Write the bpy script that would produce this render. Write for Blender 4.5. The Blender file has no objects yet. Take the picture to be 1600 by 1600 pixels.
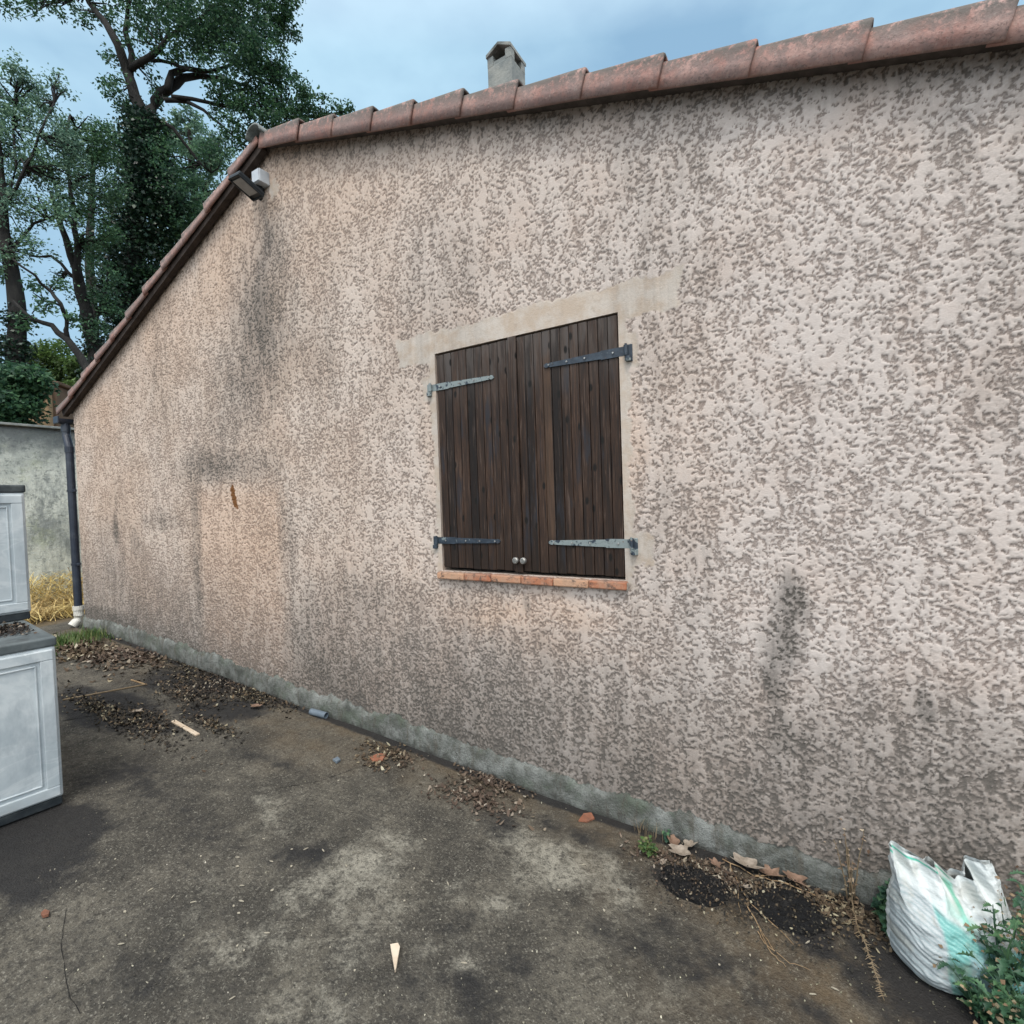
import bpy, bmesh, math, random
import numpy as np
from mathutils import Vector, Matrix
random.seed(7)
RNG = np.random.default_rng(11)
S = bpy.context.scene
COL = S.collection

# ------------------------------------------------------------------ camera
RIGHT = np.array([0.853382, 0.520125, -0.034761])
UP = np.array([0.016644, 0.039463, 0.999082])
FWD = np.array([-0.521020, 0.853178, -0.025020])
CAM = np.array([0.0, -2.58, 1.76])
F = 800.0
cam_d = bpy.data.cameras.new("camera")
cam = bpy.data.objects.new("camera", cam_d)
COL.objects.link(cam)
cam_d.sensor_width = 36
cam_d.sensor_fit = 'HORIZONTAL'
cam_d.lens = 18.0
cam_d.clip_start = 0.02
cam_d.clip_end = 800
cam.matrix_world = Matrix((
    (RIGHT[0], UP[0], -FWD[0], CAM[0]),
    (RIGHT[1], UP[1], -FWD[1], CAM[1]),
    (RIGHT[2], UP[2], -FWD[2], CAM[2]),
    (0, 0, 0, 1)))
S.camera = cam

# ------------------------------------------------------------------ light
SUN_EL, SUN_AZ = math.radians(62), math.radians(-62)      # azimuth of the sun in the xy plane, from +x
sun_dir = Vector((math.cos(SUN_EL) * math.cos(SUN_AZ), math.cos(SUN_EL) * math.sin(SUN_AZ), math.sin(SUN_EL)))
w = bpy.data.worlds.new("World")
S.world = w
w.use_nodes = True
nt = w.node_tree
nt.nodes.clear()
out = nt.nodes.new('ShaderNodeOutputWorld')
bg = nt.nodes.new('ShaderNodeBackground')
bg.inputs['Strength'].default_value = 0.10
sky = nt.nodes.new('ShaderNodeTexSky')
sky.sky_type = 'NISHITA'
sky.sun_disc = False
sky.sun_elevation = SUN_EL
sky.sun_rotation = math.pi / 2 - SUN_AZ
tc = nt.nodes.new('ShaderNodeTexCoord')
mp = nt.nodes.new('ShaderNodeMapping')
mp.inputs['Scale'].default_value = (1.0, 1.0, 2.2)
nz = nt.nodes.new('ShaderNodeTexNoise')
nz.inputs['Scale'].default_value = 3.4
nz.inputs['Detail'].default_value = 5
nz.inputs['Roughness'].default_value = 0.5
cr = nt.nodes.new('ShaderNodeValToRGB')
cr.color_ramp.elements[0].position = 0.32
cr.color_ramp.elements[0].color = (2.2, 3.7, 5.2, 1)
cr.color_ramp.elements[1].position = 0.68
cr.color_ramp.elements[1].color = (3.9, 5.8, 7.1, 1)
mx = nt.nodes.new('ShaderNodeMixRGB')
mx.inputs['Fac'].default_value = 0.92
# the overcast dome is brighter towards the hidden sun
dt = nt.nodes.new('ShaderNodeVectorMath'); dt.operation = 'DOT_PRODUCT'
dt.inputs[1].default_value = sun_dir
mr = nt.nodes.new('ShaderNodeMapRange')
mr.inputs['From Min'].default_value = 0.22
mr.inputs['From Max'].default_value = 1.0
mr.inputs['To Min'].default_value = 0.0
mr.inputs['To Max'].default_value = 1.0
sc = nt.nodes.new('ShaderNodeMixRGB')
sc.inputs['Color2'].default_value = (18.5, 18.9, 19.4, 1)
L = nt.links.new
L(tc.outputs['Generated'], mp.inputs['Vector'])
L(mp.outputs['Vector'], nz.inputs['Vector'])
L(nz.outputs['Fac'], cr.inputs['Fac'])
L(sky.outputs['Color'], mx.inputs['Color1'])
L(cr.outputs['Color'], mx.inputs['Color2'])
L(tc.outputs['Generated'], dt.inputs[0])
L(dt.outputs['Value'], mr.inputs['Value'])
L(mx.outputs['Color'], sc.inputs['Color1'])
L(mr.outputs['Result'], sc.inputs['Fac'])
L(sc.outputs['Color'], bg.inputs['Color'])
L(bg.outputs['Background'], out.inputs['Surface'])

sd = bpy.data.lights.new("sun", 'SUN')
sd.energy = 1.5
sd.angle = math.radians(14)
sd.color = (1.0, 0.93, 0.84)
so = bpy.data.objects.new("sun", sd)
COL.objects.link(so)
so.rotation_euler = sun_dir.to_track_quat('Z', 'Y').to_euler()
S.view_settings.view_transform = 'Standard'
S.view_settings.look = 'None'
S.view_settings.exposure = 0.50
S.view_settings.gamma = 1.0

# ------------------------------------------------------------------ measuring helpers
def ray(px, py):
    d = (px - 800) * RIGHT - (py - 800) * UP + F * FWD
    return d / F
def onwall(px, py, y=0.0):
    d = ray(px, py)
    t = (y - CAM[1]) / d[1]
    return CAM + d * t
def atw(px, py, wd):
    return CAM + ray(px, py) * wd
GX = [-400, -9.0, -7.37, -6.38, -5.55, -4.36, -3.48, -2.71, -2.0, -1.3, -0.6, 0.0, 1.0, 400]
GZ = [0.42, 0.42, 0.37, 0.325, 0.262, 0.198, 0.155, 0.115, 0.072, 0.042, 0.017, 0.0, -0.01, -0.01]
def gz(x):
    return np.interp(x, GX, GZ)
def onground(px, py, dz=0.0):
    d = ray(px, py)
    z = 0.0
    for _ in range(30):
        t = (z - CAM[2]) / d[2]
        p = CAM + d * t
        z = 0.6 * z + 0.4 * (float(gz(p[0])) + dz)
    return CAM + d * ((z - CAM[2]) / d[2])

class VNoise:
    def __init__(self, seed):
        self.t = np.random.default_rng(seed).random((256, 256))
    def __call__(self, x, y):
        xi = np.floor(x).astype(int); yi = np.floor(y).astype(int)
        fx = x - xi; fy = y - yi
        fx = fx * fx * (3 - 2 * fx); fy = fy * fy * (3 - 2 * fy)
        g = lambda a, b: self.t[a % 256, b % 256]
        return (g(xi, yi) * (1 - fx) + g(xi + 1, yi) * fx) * (1 - fy) + (g(xi, yi + 1) * (1 - fx) + g(xi + 1, yi + 1) * fx) * fy
def fbm(x, y, seed, octv=4, rough=0.5):
    s = 0; a = 1; n = 0
    for o in range(octv):
        s = s + a * VNoise(seed + o)(x * 2 ** o + 13.7 * o, y * 2 ** o + 7.1 * o)
        n += a; a *= rough
    return s / n

# ------------------------------------------------------------------ object helpers
def tag(o, label=None, cat=None, group=None, kind=None):
    if label: o['label'] = label
    if cat: o['category'] = cat
    if group: o['group'] = group
    if kind: o['kind'] = kind
    return o
def link(name, me, m=None, parent=None, smooth=False):
    o = bpy.data.objects.new(name, me)
    COL.objects.link(o)
    if m is not None: me.materials.append(m)
    if smooth:
        me.polygons.foreach_set('use_smooth', [True] * len(me.polygons))
    if parent is not None:
        o.parent = parent
        o.matrix_parent_inverse = Matrix.Translation(parent.location).inverted() if parent.type == 'EMPTY' and not parent.rotation_euler.z else parent.matrix_basis.inverted()
    return o
def empty(name, loc, label, cat, group=None):
    o = bpy.data.objects.new(name, None)
    COL.objects.link(o)
    o.location = [float(v) for v in loc]
    o.empty_display_size = 0.1
    return tag(o, label, cat, group)
def mesh_np(name, V, Fq):
    """V (n,3), Fq (m,k) uniform polygons"""
    me = bpy.data.meshes.new(name)
    V = np.asarray(V, np.float32); Fq = np.asarray(Fq, np.int32)
    me.vertices.add(len(V)); me.vertices.foreach_set('co', V.ravel())
    m, k = Fq.shape
    me.loops.add(m * k); me.loops.foreach_set('vertex_index', Fq.ravel())
    me.polygons.add(m)
    me.polygons.foreach_set('loop_start', np.arange(0, m * k, k, dtype=np.int32))
    me.update(calc_edges=True)
    return me
def fattr(me, name, arr):
    a = me.attributes.new(name, 'FLOAT', 'POINT')
    a.data.foreach_set('value', np.asarray(arr, np.float32).ravel())
def grid_mesh(name, P):
    """P (r,c,3) grid of points"""
    r, c = P.shape[:2]
    i = np.arange(r * c).reshape(r, c)
    Fq = np.stack([i[:-1, :-1], i[:-1, 1:], i[1:, 1:], i[1:, :-1]], -1).reshape(-1, 4)
    return mesh_np(name, P.reshape(-1, 3), Fq)
class MB:
    def __init__(self): self.bm = bmesh.new()
    def box(self, c, s, rot=None, bevel=0.0, seg=2, taper=None):
        g = bmesh.ops.create_cube(self.bm, size=1.0)
        vs = g['verts']
        for v in vs:
            k = 1.0
            if taper and v.co.z > 0: k = taper
            v.co = Vector((v.co.x * s[0] * k, v.co.y * s[1] * k, v.co.z * s[2]))
        if bevel > 0:
            es = list({e for v in vs for e in v.link_edges})
            r = bmesh.ops.bevel(self.bm, geom=es, offset=bevel, segments=seg, affect='EDGES', profile=0.5)
            vs = list({v for f in r['faces'] for v in f.verts} | {v for v in vs if v.is_valid})
        for v in vs:
            p = v.co.copy()
            if rot is not None: p = rot @ p
            v.co = p + Vector([float(q) for q in c])
        return vs
    def tube(self, pts, rad, n=8, cap=True):
        pts = [Vector([float(q) for q in p]) for p in pts]
        if not hasattr(rad, '__len__'): rad = [rad] * len(pts)
        rings = []
        ref = Vector((0.13, 0.2, 1)).normalized()
        for i, p in enumerate(pts):
            a = pts[max(i - 1, 0)]; b = pts[min(i + 1, len(pts) - 1)]
            d = (b - a).normalized()
            u = d.cross(ref)
            if u.length < 1e-3: u = d.cross(Vector((1, 0, 0)))
            u.normalize(); v = d.cross(u)
            rings.append([self.bm.verts.new(p + (u * math.cos(t) + v * math.sin(t)) * rad[i]) for t in [2 * math.pi * k / n for k in range(n)]])
        for a, b in zip(rings[:-1], rings[1:]):
            for k in range(n):
                self.bm.faces.new((a[k], a[(k + 1) % n], b[(k + 1) % n], b[k]))
        if cap:
            self.bm.faces.new(rings[0][::-1]); self.bm.faces.new(rings[-1])
    def prism(self, poly, ext):
        """poly list of 3d points, ext vector"""
        e = Vector(ext)
        a = [self.bm.verts.new(Vector([float(q) for q in p])) for p in poly]
        b = [self.bm.verts.new(v.co + e) for v in a]
        n = len(a)
        fs = [self.bm.faces.new(a[::-1]), self.bm.faces.new(b)]
        for k in range(n):
            fs.append(self.bm.faces.new((a[k], a[(k + 1) % n], b[(k + 1) % n], b[k])))
    def build(self, name, m, parent=None, smooth=False):
        bmesh.ops.recalc_face_normals(self.bm, faces=self.bm.faces)
        me = bpy.data.meshes.new(name)
        self.bm.to_mesh(me); self.bm.free()
        return link(name, me, m, parent, smooth)

# ------------------------------------------------------------------ material helpers
class NT:
    def __init__(self, name):
        self.m = bpy.data.materials.new(name)
        self.m.use_nodes = True
        self.t = self.m.node_tree
        self.b = self.t.nodes['Principled BSDF']
        self.tc = self.t.nodes.new('ShaderNodeTexCoord')
        self.P = self.tc.outputs['Object']
    def n(self, ty, **kw):
        x = self.t.nodes.new(ty)
        for k, v in kw.items(): setattr(x, k, v)
        return x
    def put(self, sock, v):
        if hasattr(v, 'is_linked') or isinstance(v, bpy.types.NodeSocket): self.t.links.new(v, sock)
        elif isinstance(v, (tuple, list)) and len(v) == 3 and sock.type == 'RGBA': sock.default_value = (*v, 1)
        else: sock.default_value = v
    def mapping(self, scale, vec=None, loc=(0, 0, 0)):
        m = self.n('ShaderNodeMapping')
        m.inputs['Scale'].default_value = scale
        m.inputs['Location'].default_value = loc
        self.put(m.inputs['Vector'], vec or self.P)
        return m.outputs['Vector']
    def noise(self, scale, detail=4, rough=0.55, vec=None, dist=0.0):
        x = self.n('ShaderNodeTexNoise')
        x.inputs['Scale'].default_value = scale
        x.inputs['Detail'].default_value = detail
        x.inputs['Roughness'].default_value = rough
        x.inputs['Distortion'].default_value = dist
        self.put(x.inputs['Vector'], vec or self.P)
        return x.outputs['Fac']
    def vor(self, scale, feature='F1', vec=None, out='Distance'):
        x = self.n('ShaderNodeTexVoronoi', feature=feature)
        x.inputs['Scale'].default_value = scale
        self.put(x.inputs['Vector'], vec or self.P)
        return x.outputs[out]
    def math(self, op, a, b=None, c=None, clamp=False):
        x = self.n('ShaderNodeMath', operation=op, use_clamp=clamp)
        self.put(x.inputs[0], a)
        if b is not None: self.put(x.inputs[1], b)
        if c is not None: self.put(x.inputs[2], c)
        return x.outputs[0]
    def step(self, v, lo, hi, a=0.0, b=1.0):
        x = self.n('ShaderNodeMapRange', interpolation_type='SMOOTHSTEP')
        self.put(x.inputs['Value'], v)
        x.inputs['From Min'].default_value = lo; x.inputs['From Max'].default_value = hi
        x.inputs['To Min'].default_value = a; x.inputs['To Max'].default_value = b
        return x.outputs['Result']
    def mix(self, f, a, b, mode='MIX'):
        x = self.n('ShaderNodeMixRGB', blend_type=mode)
        self.put(x.inputs['Fac'], f); self.put(x.inputs['Color1'], a); self.put(x.inputs['Color2'], b)
        return x.outputs['Color']
    def attr(self, name):
        x = self.n('ShaderNodeAttribute'); x.attribute_name = name
        return x.outputs['Fac']
    def bump(self, h, dist=0.01, strength=1.0, prev=None):
        x = self.n('ShaderNodeBump')
        x.inputs['Distance'].default_value = dist; x.inputs['Strength'].default_value = strength
        self.put(x.inputs['Height'], h)
        if prev is not None: self.put(x.inputs['Normal'], prev)
        self.t.links.new(x.outputs['Normal'], self.b.inputs['Normal'])
        return x.outputs['Normal']
    def base(self, c): self.put(self.b.inputs['Base Color'], c)
    def rough(self, v): self.put(self.b.inputs['Roughness'], v)

def simple(name, c1, c2, scale=8, rough=0.7, bumpd=0.002, stretch=(1, 1, 1), metal=0.0, dirt=None, spec=0.3):
    q = NT(name)
    v = q.mapping(stretch)
    n1 = q.noise(scale, 5, 0.6, v)
    c = q.mix(q.step(n1, 0.3, 0.7), c1, c2)
    if dirt:
        n2 = q.noise(scale * 0.35, 6, 0.65, v)
        c = q.mix(q.step(n2, 0.5, 0.72), c, dirt)
    q.base(c); q.rough(rough)
    q.b.inputs['Metallic'].default_value = metal
    q.b.inputs['Specular IOR Level'].default_value = spec
    if bumpd: q.bump(q.noise(scale * 6, 4, 0.6, v), bumpd)
    return q.m

def render_mat():
    q = NT('crushed_render')
    sm, st, wm, dp = q.attr('smoothness'), q.attr('stain'), q.attr('warm'), q.attr('pale')
    reg = q.noise(1.5, 3, 0.5)
    flat, hollow, coarse = q.attr('flat'), q.attr('hollow'), q.attr('coarse')
    top = q.mix(q.step(reg, 0.35, 0.65), (0.50, 0.395, 0.32), (0.56, 0.465, 0.395))
    top = q.mix(dp, top, (0.54, 0.478, 0.44))
    top = q.mix(wm, top, (0.58, 0.41, 0.30))
    top = q.mix(q.math('MULTIPLY', q.step(q.noise(70, 4, 0.7), 0.45, 0.75), 0.25), top, (0.70, 0.66, 0.62))
    top = q.mix(q.math('MULTIPLY', q.step(q.noise(2.6, 4, 0.6), 0.45, 0.7), 0.30), top, (0.47, 0.35, 0.28))
    smcol = q.mix(q.step(q.noise(7, 5, 0.65), 0.36, 0.62), (0.46, 0.375, 0.30), (0.52, 0.465, 0.41))
    smcol = q.mix(q.math('MULTIPLY', q.step(q.noise(26, 5, 0.7), 0.5, 0.72), 0.35), smcol, (0.33, 0.27, 0.22))
    top = q.mix(sm, top, smcol)
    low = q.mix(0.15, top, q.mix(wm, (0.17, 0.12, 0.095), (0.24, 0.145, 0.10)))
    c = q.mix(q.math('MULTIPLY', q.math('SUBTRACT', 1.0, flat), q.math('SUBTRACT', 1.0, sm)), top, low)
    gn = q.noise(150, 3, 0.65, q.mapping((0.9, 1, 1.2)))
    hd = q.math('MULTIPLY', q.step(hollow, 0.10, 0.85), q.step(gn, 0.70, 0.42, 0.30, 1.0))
    c = q.mix(q.math('MULTIPLY', hd, 0.64), c, q.mix(wm, (0.115, 0.083, 0.067), (0.18, 0.115, 0.082)))  # hollows tinted dark: cavity shade painted into the colour along with dirt
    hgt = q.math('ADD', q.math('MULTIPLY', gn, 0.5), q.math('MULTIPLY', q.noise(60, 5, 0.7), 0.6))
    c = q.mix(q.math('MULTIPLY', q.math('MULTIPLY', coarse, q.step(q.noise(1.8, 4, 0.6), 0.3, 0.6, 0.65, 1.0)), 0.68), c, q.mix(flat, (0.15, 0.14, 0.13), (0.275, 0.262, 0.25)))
    # algae and soot, plus the painted shade band under the roof edge
    stn = q.math('MULTIPLY', q.math('ADD', q.math('MULTIPLY', st, 1.15), q.math('MULTIPLY', q.math('SUBTRACT', q.math('ADD', q.math('MULTIPLY', q.noise(9, 6, 0.7, q.mapping((1, 1, 0.35))), 0.5), q.math('MULTIPLY', q.noise(26, 5, 0.7, q.mapping((1, 1, 0.07))), 0.5)), 0.5), 1.9)), q.step(st, 0.0, 0.25))
    stn = q.math('MINIMUM', q.math('MAXIMUM', stn, 0.0), 0.93)
    speck = q.noise(120, 3, 0.7)
    stn = q.math('MULTIPLY', stn, q.step(speck, 0.22, 0.62, 0.62, 1.0))
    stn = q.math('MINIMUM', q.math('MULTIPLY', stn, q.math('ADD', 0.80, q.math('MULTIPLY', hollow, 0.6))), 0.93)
    c = q.mix(stn, c, q.mix(q.noise(5, 2), (0.075, 0.070, 0.062), (0.125, 0.112, 0.10)))
    br = q.attr('rust')
    c = q.mix(q.step(q.math('ADD', br, q.math('MULTIPLY', q.noise(16, 5, 0.7), 1.6)), 1.35, 1.6), c, (0.16, 0.07, 0.025))
    q.base(c); q.rough(0.92)
    q.b.inputs['Specular IOR Level'].default_value = 0.2
    q.bump(hgt, 0.0028, 1.0)
    return q.m

def ground_mat():
    q = NT('old_concrete_ground')
    li, dk, bn, soil = q.attr('light'), q.attr('dark'), q.attr('brown'), q.attr('soil')
    n1 = q.noise(3.2, 7, 0.7); n2 = q.noise(16, 7, 0.75); n3 = q.noise(85, 4, 0.75)
    c = q.mix(q.step(n1, 0.36, 0.64), (0.058, 0.053, 0.043), (0.150, 0.136, 0.108))
    c = q.mix(q.math('MULTIPLY', q.step(n2, 0.38, 0.55), 0.45), q.mix(0.5, c, (0.03, 0.028, 0.026)), c)
    lv = q.math('ADD', li, q.math('MULTIPLY', q.math('SUBTRACT', q.noise(7, 9, 0.8), 0.5), 3.6))
    lv = q.math('MULTIPLY', q.step(lv, 0.25, 1.15), q.step(li, 0.02, 0.6))
    c = q.mix(q.math('MULTIPLY', lv, 0.64), c, (0.37, 0.35, 0.29))
    sp = q.step(n3, 0.53, 0.66)
    c = q.mix(q.math('MULTIPLY', sp, 0.6), c, (0.28, 0.265, 0.22))
    c = q.mix(q.math('MULTIPLY', q.step(q.noise(42, 6, 0.8), 0.53, 0.38), 0.7), c, (0.022, 0.021, 0.019))
    c = q.mix(q.math('MULTIPLY', q.step(q.noise(8, 6, 0.75), 0.53, 0.66), 0.5), c, (0.045, 0.042, 0.037))
    c = q.mix(q.math('MULTIPLY', bn, q.step(q.noise(6, 5, 0.65), 0.35, 0.65, 0.3, 0.85)), c, (0.105, 0.074, 0.042))
    dv = q.math('ADD', q.math('MULTIPLY', dk, 1.2), q.math('MULTIPLY', q.math('SUBTRACT', q.noise(9, 6, 0.7), 0.5), 0.9))
    dv = q.math('MULTIPLY', q.step(dv, 0.25, 0.62), q.step(dk, 0.0, 0.2))
    c = q.mix(q.math('MULTIPLY', dv, 0.9), c, (0.016, 0.016, 0.017))
    c = q.mix(soil, c, q.mix(n2, (0.07, 0.055, 0.035), (0.16, 0.12, 0.07)))
    q.base(c)
    q.rough(q.step(q.noise(20, 4), 0.3, 0.7, 0.72, 0.95))
    q.b.inputs['Specular IOR Level'].default_value = 0.25
    h = q.math('ADD', q.math('MULTIPLY', q.noise(95, 5, 0.75), 0.55), q.math('MULTIPLY', n2, 0.9))
    h = q.math('ADD', h, q.math('MULTIPLY', q.vor(120), -0.35))
    q.bump(h, 0.011, 1.0)
    return q.m

def wood_mat(name, xoff, pw, pale_x=None):
    q = NT(name)
    sp = q.n('ShaderNodeSeparateXYZ'); q.put(sp.inputs[0], q.P)
    x, z = sp.outputs['X'], sp.outputs['Z']
    idx = q.math('FLOOR', q.math('DIVIDE', q.math('SUBTRACT', x, xoff), pw))
    wn = q.n('ShaderNodeTexWhiteNoise', noise_dimensions='1D'); q.put(wn.inputs['W'], idx)
    rnd = wn.outputs['Value']
    cv = q.n('ShaderNodeCombineXYZ')
    q.put(cv.inputs[0], x); q.put(cv.inputs[1], q.math('MULTIPLY', idx, 3.7)); q.put(cv.inputs[2], q.math('MULTIPLY', z, 0.045))
    g1 = q.noise(95, 6, 0.7, cv.outputs[0], 0.3)
    cv2 = q.n('ShaderNodeCombineXYZ')
    q.put(cv2.inputs[0], x); q.put(cv2.inputs[1], q.math('MULTIPLY', idx, 5.1)); q.put(cv2.inputs[2], q.math('MULTIPLY', z, 0.16))
    g2 = q.noise(14, 5, 0.6, cv2.outputs[0])
    c = q.mix(rnd, (0.014, 0.008, 0.0055), (0.062, 0.033, 0.020))
    c = q.mix(q.step(g1, 0.38, 0.62), q.mix(0.75, c, (0.006, 0.005, 0.005)), c)
    c = q.mix(q.math('MULTIPLY', q.step(g1, 0.55, 0.68), 0.6), c, (0.13, 0.10, 0.085))
    c = q.mix(q.math('MULTIPLY', q.step(g2, 0.55, 0.68), 0.7), c, (0.022, 0.025, 0.033))
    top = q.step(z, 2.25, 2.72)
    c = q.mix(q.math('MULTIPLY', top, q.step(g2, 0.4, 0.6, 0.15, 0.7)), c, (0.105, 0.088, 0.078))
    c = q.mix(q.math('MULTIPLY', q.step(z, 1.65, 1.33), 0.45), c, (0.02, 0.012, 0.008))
    kv = q.n('ShaderNodeCombineXYZ')
    q.put(kv.inputs[0], q.math('ADD', x, q.math('MULTIPLY', idx, 0.31))); q.put(kv.inputs[1], q.math('MULTIPLY', z, 0.5)); q.put(kv.inputs[2], 0.0)
    kx = q.n('ShaderNodeTexVoronoi', voronoi_dimensions='2D'); kx.inputs['Scale'].default_value = 7.0
    q.put(kx.inputs['Vector'], kv.outputs[0])
    c = q.mix(q.step(kx.outputs['Distance'], 0.10, 0.045), c, (0.005, 0.004, 0.003))
    if pale_x:
        inx = q.math('MULTIPLY', q.math('GREATER_THAN', x, pale_x[0]), q.math('LESS_THAN', x, pale_x[1]))
        inx = q.math('MULTIPLY', inx, q.math('MULTIPLY', q.step(z, 2.62, 2.45), q.step(z, 1.50, 1.56)))
        c = q.mix(q.math('MULTIPLY', inx, 0.85), c, q.mix(q.step(g1, 0.3, 0.7), (0.04, 0.024, 0.016), (0.095, 0.056, 0.035)))
    q.base(c); q.rough(q.step(g1, 0.3, 0.7, 0.62, 0.8))
    q.b.inputs['Specular IOR Level'].default_value = 0.3
    q.bump(g1, 0.004)
    return q.m

def tile_mat():
    q = NT('terracotta_tile')
    oi = q.n('ShaderNodeObjectInfo')
    rnd = oi.outputs['Random']
    n1 = q.noise(6, 5, 0.65); n2 = q.noise(60, 4, 0.7)
    c = q.mix(q.step(n1, 0.35, 0.65), (0.34, 0.175, 0.145), (0.43, 0.285, 0.25))
    c = q.mix(q.math('MULTIPLY', rnd, 0.4), c, (0.26, 0.13, 0.10))
    n3 = q.noise(13, 6, 0.72)
    c = q.mix(q.math('MULTIPLY', q.step(q.math('ADD', n3, q.math('MULTIPLY', rnd, 0.12)), 0.44, 0.62), 0.62), c, (0.215, 0.16, 0.15))
    c = q.mix(q.math('MULTIPLY', q.step(n2, 0.56, 0.72), 0.5), c, (0.44, 0.37, 0.33))
    c = q.mix(q.math('MULTIPLY', q.step(q.noise(75, 4, 0.75), 0.47, 0.36), 0.55), c, (0.11, 0.075, 0.065))
    at = q.attr('tip')
    c = q.mix(q.math('MULTIPLY', q.step(at, 0.25, 0.9), 0.55), c, (0.40, 0.165, 0.115))
    tp = q.attr('toplich')
    c = q.mix(q.math('MULTIPLY', q.math('MULTIPLY', tp, q.step(q.noise(26, 5, 0.75), 0.36, 0.52)), 0.9), c, (0.10, 0.095, 0.085))
    q.base(c); q.rough(0.85)
    q.bump(q.noise(90, 5, 0.7), 0.003)
    return q.m

def leaf_mat(name, stops, transl=0.38, rough=0.55):
    q = NT(name)
    g = q.n('ShaderNodeNewGeometry')
    cr = q.n('ShaderNodeValToRGB')
    q.put(cr.inputs['Fac'], g.outputs['Random Per Island'])
    el = cr.color_ramp.elements
    while len(el) < len(stops): el.new(0.5)
    for e, (p, c) in zip(el, stops):
        e.position = p; e.color = (*c, 1)
    big = q.noise(0.9, 3, 0.5)
    c = q.mix(q.step(big, 0.38, 0.62, 0.0, 0.45), cr.outputs['Color'], q.mix(1.0, cr.outputs['Color'], (1.35, 1.45, 1.0), 'MULTIPLY'))
    q.base(c); q.rough(rough)
    q.b.inputs['Specular IOR Level'].default_value = 0.35
    tr = q.n('ShaderNodeBsdfTranslucent'); q.put(tr.inputs['Color'], c)
    ms = q.n('ShaderNodeMixShader'); ms.inputs[0].default_value = transl
    o = [n for n in q.t.nodes if n.type == 'OUTPUT_MATERIAL'][0]
    q.t.links.new(q.b.outputs[0], ms.inputs[1]); q.t.links.new(tr.outputs[0], ms.inputs[2])
    q.t.links.new(ms.outputs[0], o.inputs['Surface'])
    return q.m

M = {}
M['render'] = render_mat()
M['ground'] = ground_mat()
M['tile'] = tile_mat()
def plinth_mat():
    q = NT('plinth_cement')
    c = q.mix(q.step(q.noise(5, 5, 0.7), 0.35, 0.65), (0.085, 0.092, 0.08), (0.25, 0.262, 0.245))
    c = q.mix(q.math('MULTIPLY', q.step(q.noise(9, 7, 0.78), 0.46, 0.66), 0.7), c, (0.075, 0.074, 0.06))
    c = q.mix(q.math('MULTIPLY', q.step(q.noise(3.1, 6, 0.75), 0.50, 0.64), 0.5), c, (0.10, 0.13, 0.09))
    c = q.mix(q.math('MULTIPLY', q.step(q.noise(48, 4, 0.7), 0.58, 0.7), 0.7), c, (0.04, 0.042, 0.038))
    c = q.mix(q.math('MULTIPLY', q.step(q.noise(20, 5, 0.7, q.mapping((1, 1, 0.15))), 0.52, 0.66), 0.55), c, (0.09, 0.075, 0.055))
    sp = q.attr('low'); c = q.mix(q.math('MULTIPLY', q.step(q.math('ADD', sp, q.math('MULTIPLY', q.noise(18, 4), 0.5)), 0.85, 1.2), 0.8), c, (0.03, 0.03, 0.026))
    q.base(c); q.rough(0.9)
    q.bump(q.math('ADD', q.noise(22, 7, 0.8), q.math('MULTIPLY', q.noise(110, 3), 0.4)), 0.022)
    return q.m
M['plinth'] = plinth_mat()
def oldwall_mat():
    q = NT('weathered_cement_wall')
    v = q.mapping((1, 1, 0.5))
    c = q.mix(q.step(q.noise(1.4, 6, 0.65), 0.35, 0.65), (0.42, 0.45, 0.41), (0.62, 0.64, 0.57))
    c = q.mix(q.math('MULTIPLY', q.step(q.noise(3.2, 7, 0.75, v), 0.47, 0.65), 0.75), c, (0.16, 0.18, 0.18))
    c = q.mix(q.math('MULTIPLY', q.step(q.noise(16, 6, 0.75), 0.5, 0.65), 0.65), c, (0.13, 0.15, 0.14))
    c = q.mix(q.math('MULTIPLY', q.step(q.noise(2.1, 5, 0.7), 0.54, 0.65), 0.35), c, (0.38, 0.42, 0.26))
    sp = q.n('ShaderNodeSeparateXYZ'); q.put(sp.inputs[0], q.P)
    zt = q.math('ADD', sp.outputs['Z'], q.math('MULTIPLY', q.noise(5, 5, 0.7), 0.9))
    c = q.mix(q.step(zt, 2.95, 3.45, 0, 0.8), c, (0.10, 0.115, 0.12))
    c = q.mix(q.math('MULTIPLY', q.step(q.noise(2.6, 6, 0.7, q.mapping((1, 1, 0.18), loc=(0, 3, 0))), 0.5, 0.64), 0.6), c, (0.15, 0.17, 0.165))
    q.base(c); q.rough(0.92)
    q.bump(q.noise(24, 6, 0.75), 0.02)
    return q.m
M['oldwall'] = oldwall_mat()
M['metal_blue'] = None
def hinge_mat(name, peel):
    q = NT(name)
    pm = q.step(q.math('ADD', q.noise(16, 4, 0.6), peel), 0.6, 0.66)
    pm = q.math('MULTIPLY', pm, q.step(q.noise(70, 4, 0.7), 0.33, 0.42))
    c = q.mix(q.step(q.noise(30, 4), 0.4, 0.7), (0.018, 0.028, 0.042), (0.035, 0.052, 0.072))
    c = q.mix(pm, c, (0.20, 0.235, 0.235))
    c = q.mix(q.step(q.noise(95, 3), 0.66, 0.72), c, (0.12, 0.06, 0.03))
    q.base(c); q.rough(0.5)
    q.bump(q.noise(60, 4), 0.0015)
    return q.m
M['hinge_worn'] = hinge_mat('hinge_paint_worn', 0.2)
M['hinge'] = hinge_mat('hinge_paint', -0.02)
M['knob'] = simple('knob_metal', (0.35, 0.34, 0.32), (0.2, 0.2, 0.19), 60, 0.4, 0.0005, metal=0.6)
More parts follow.
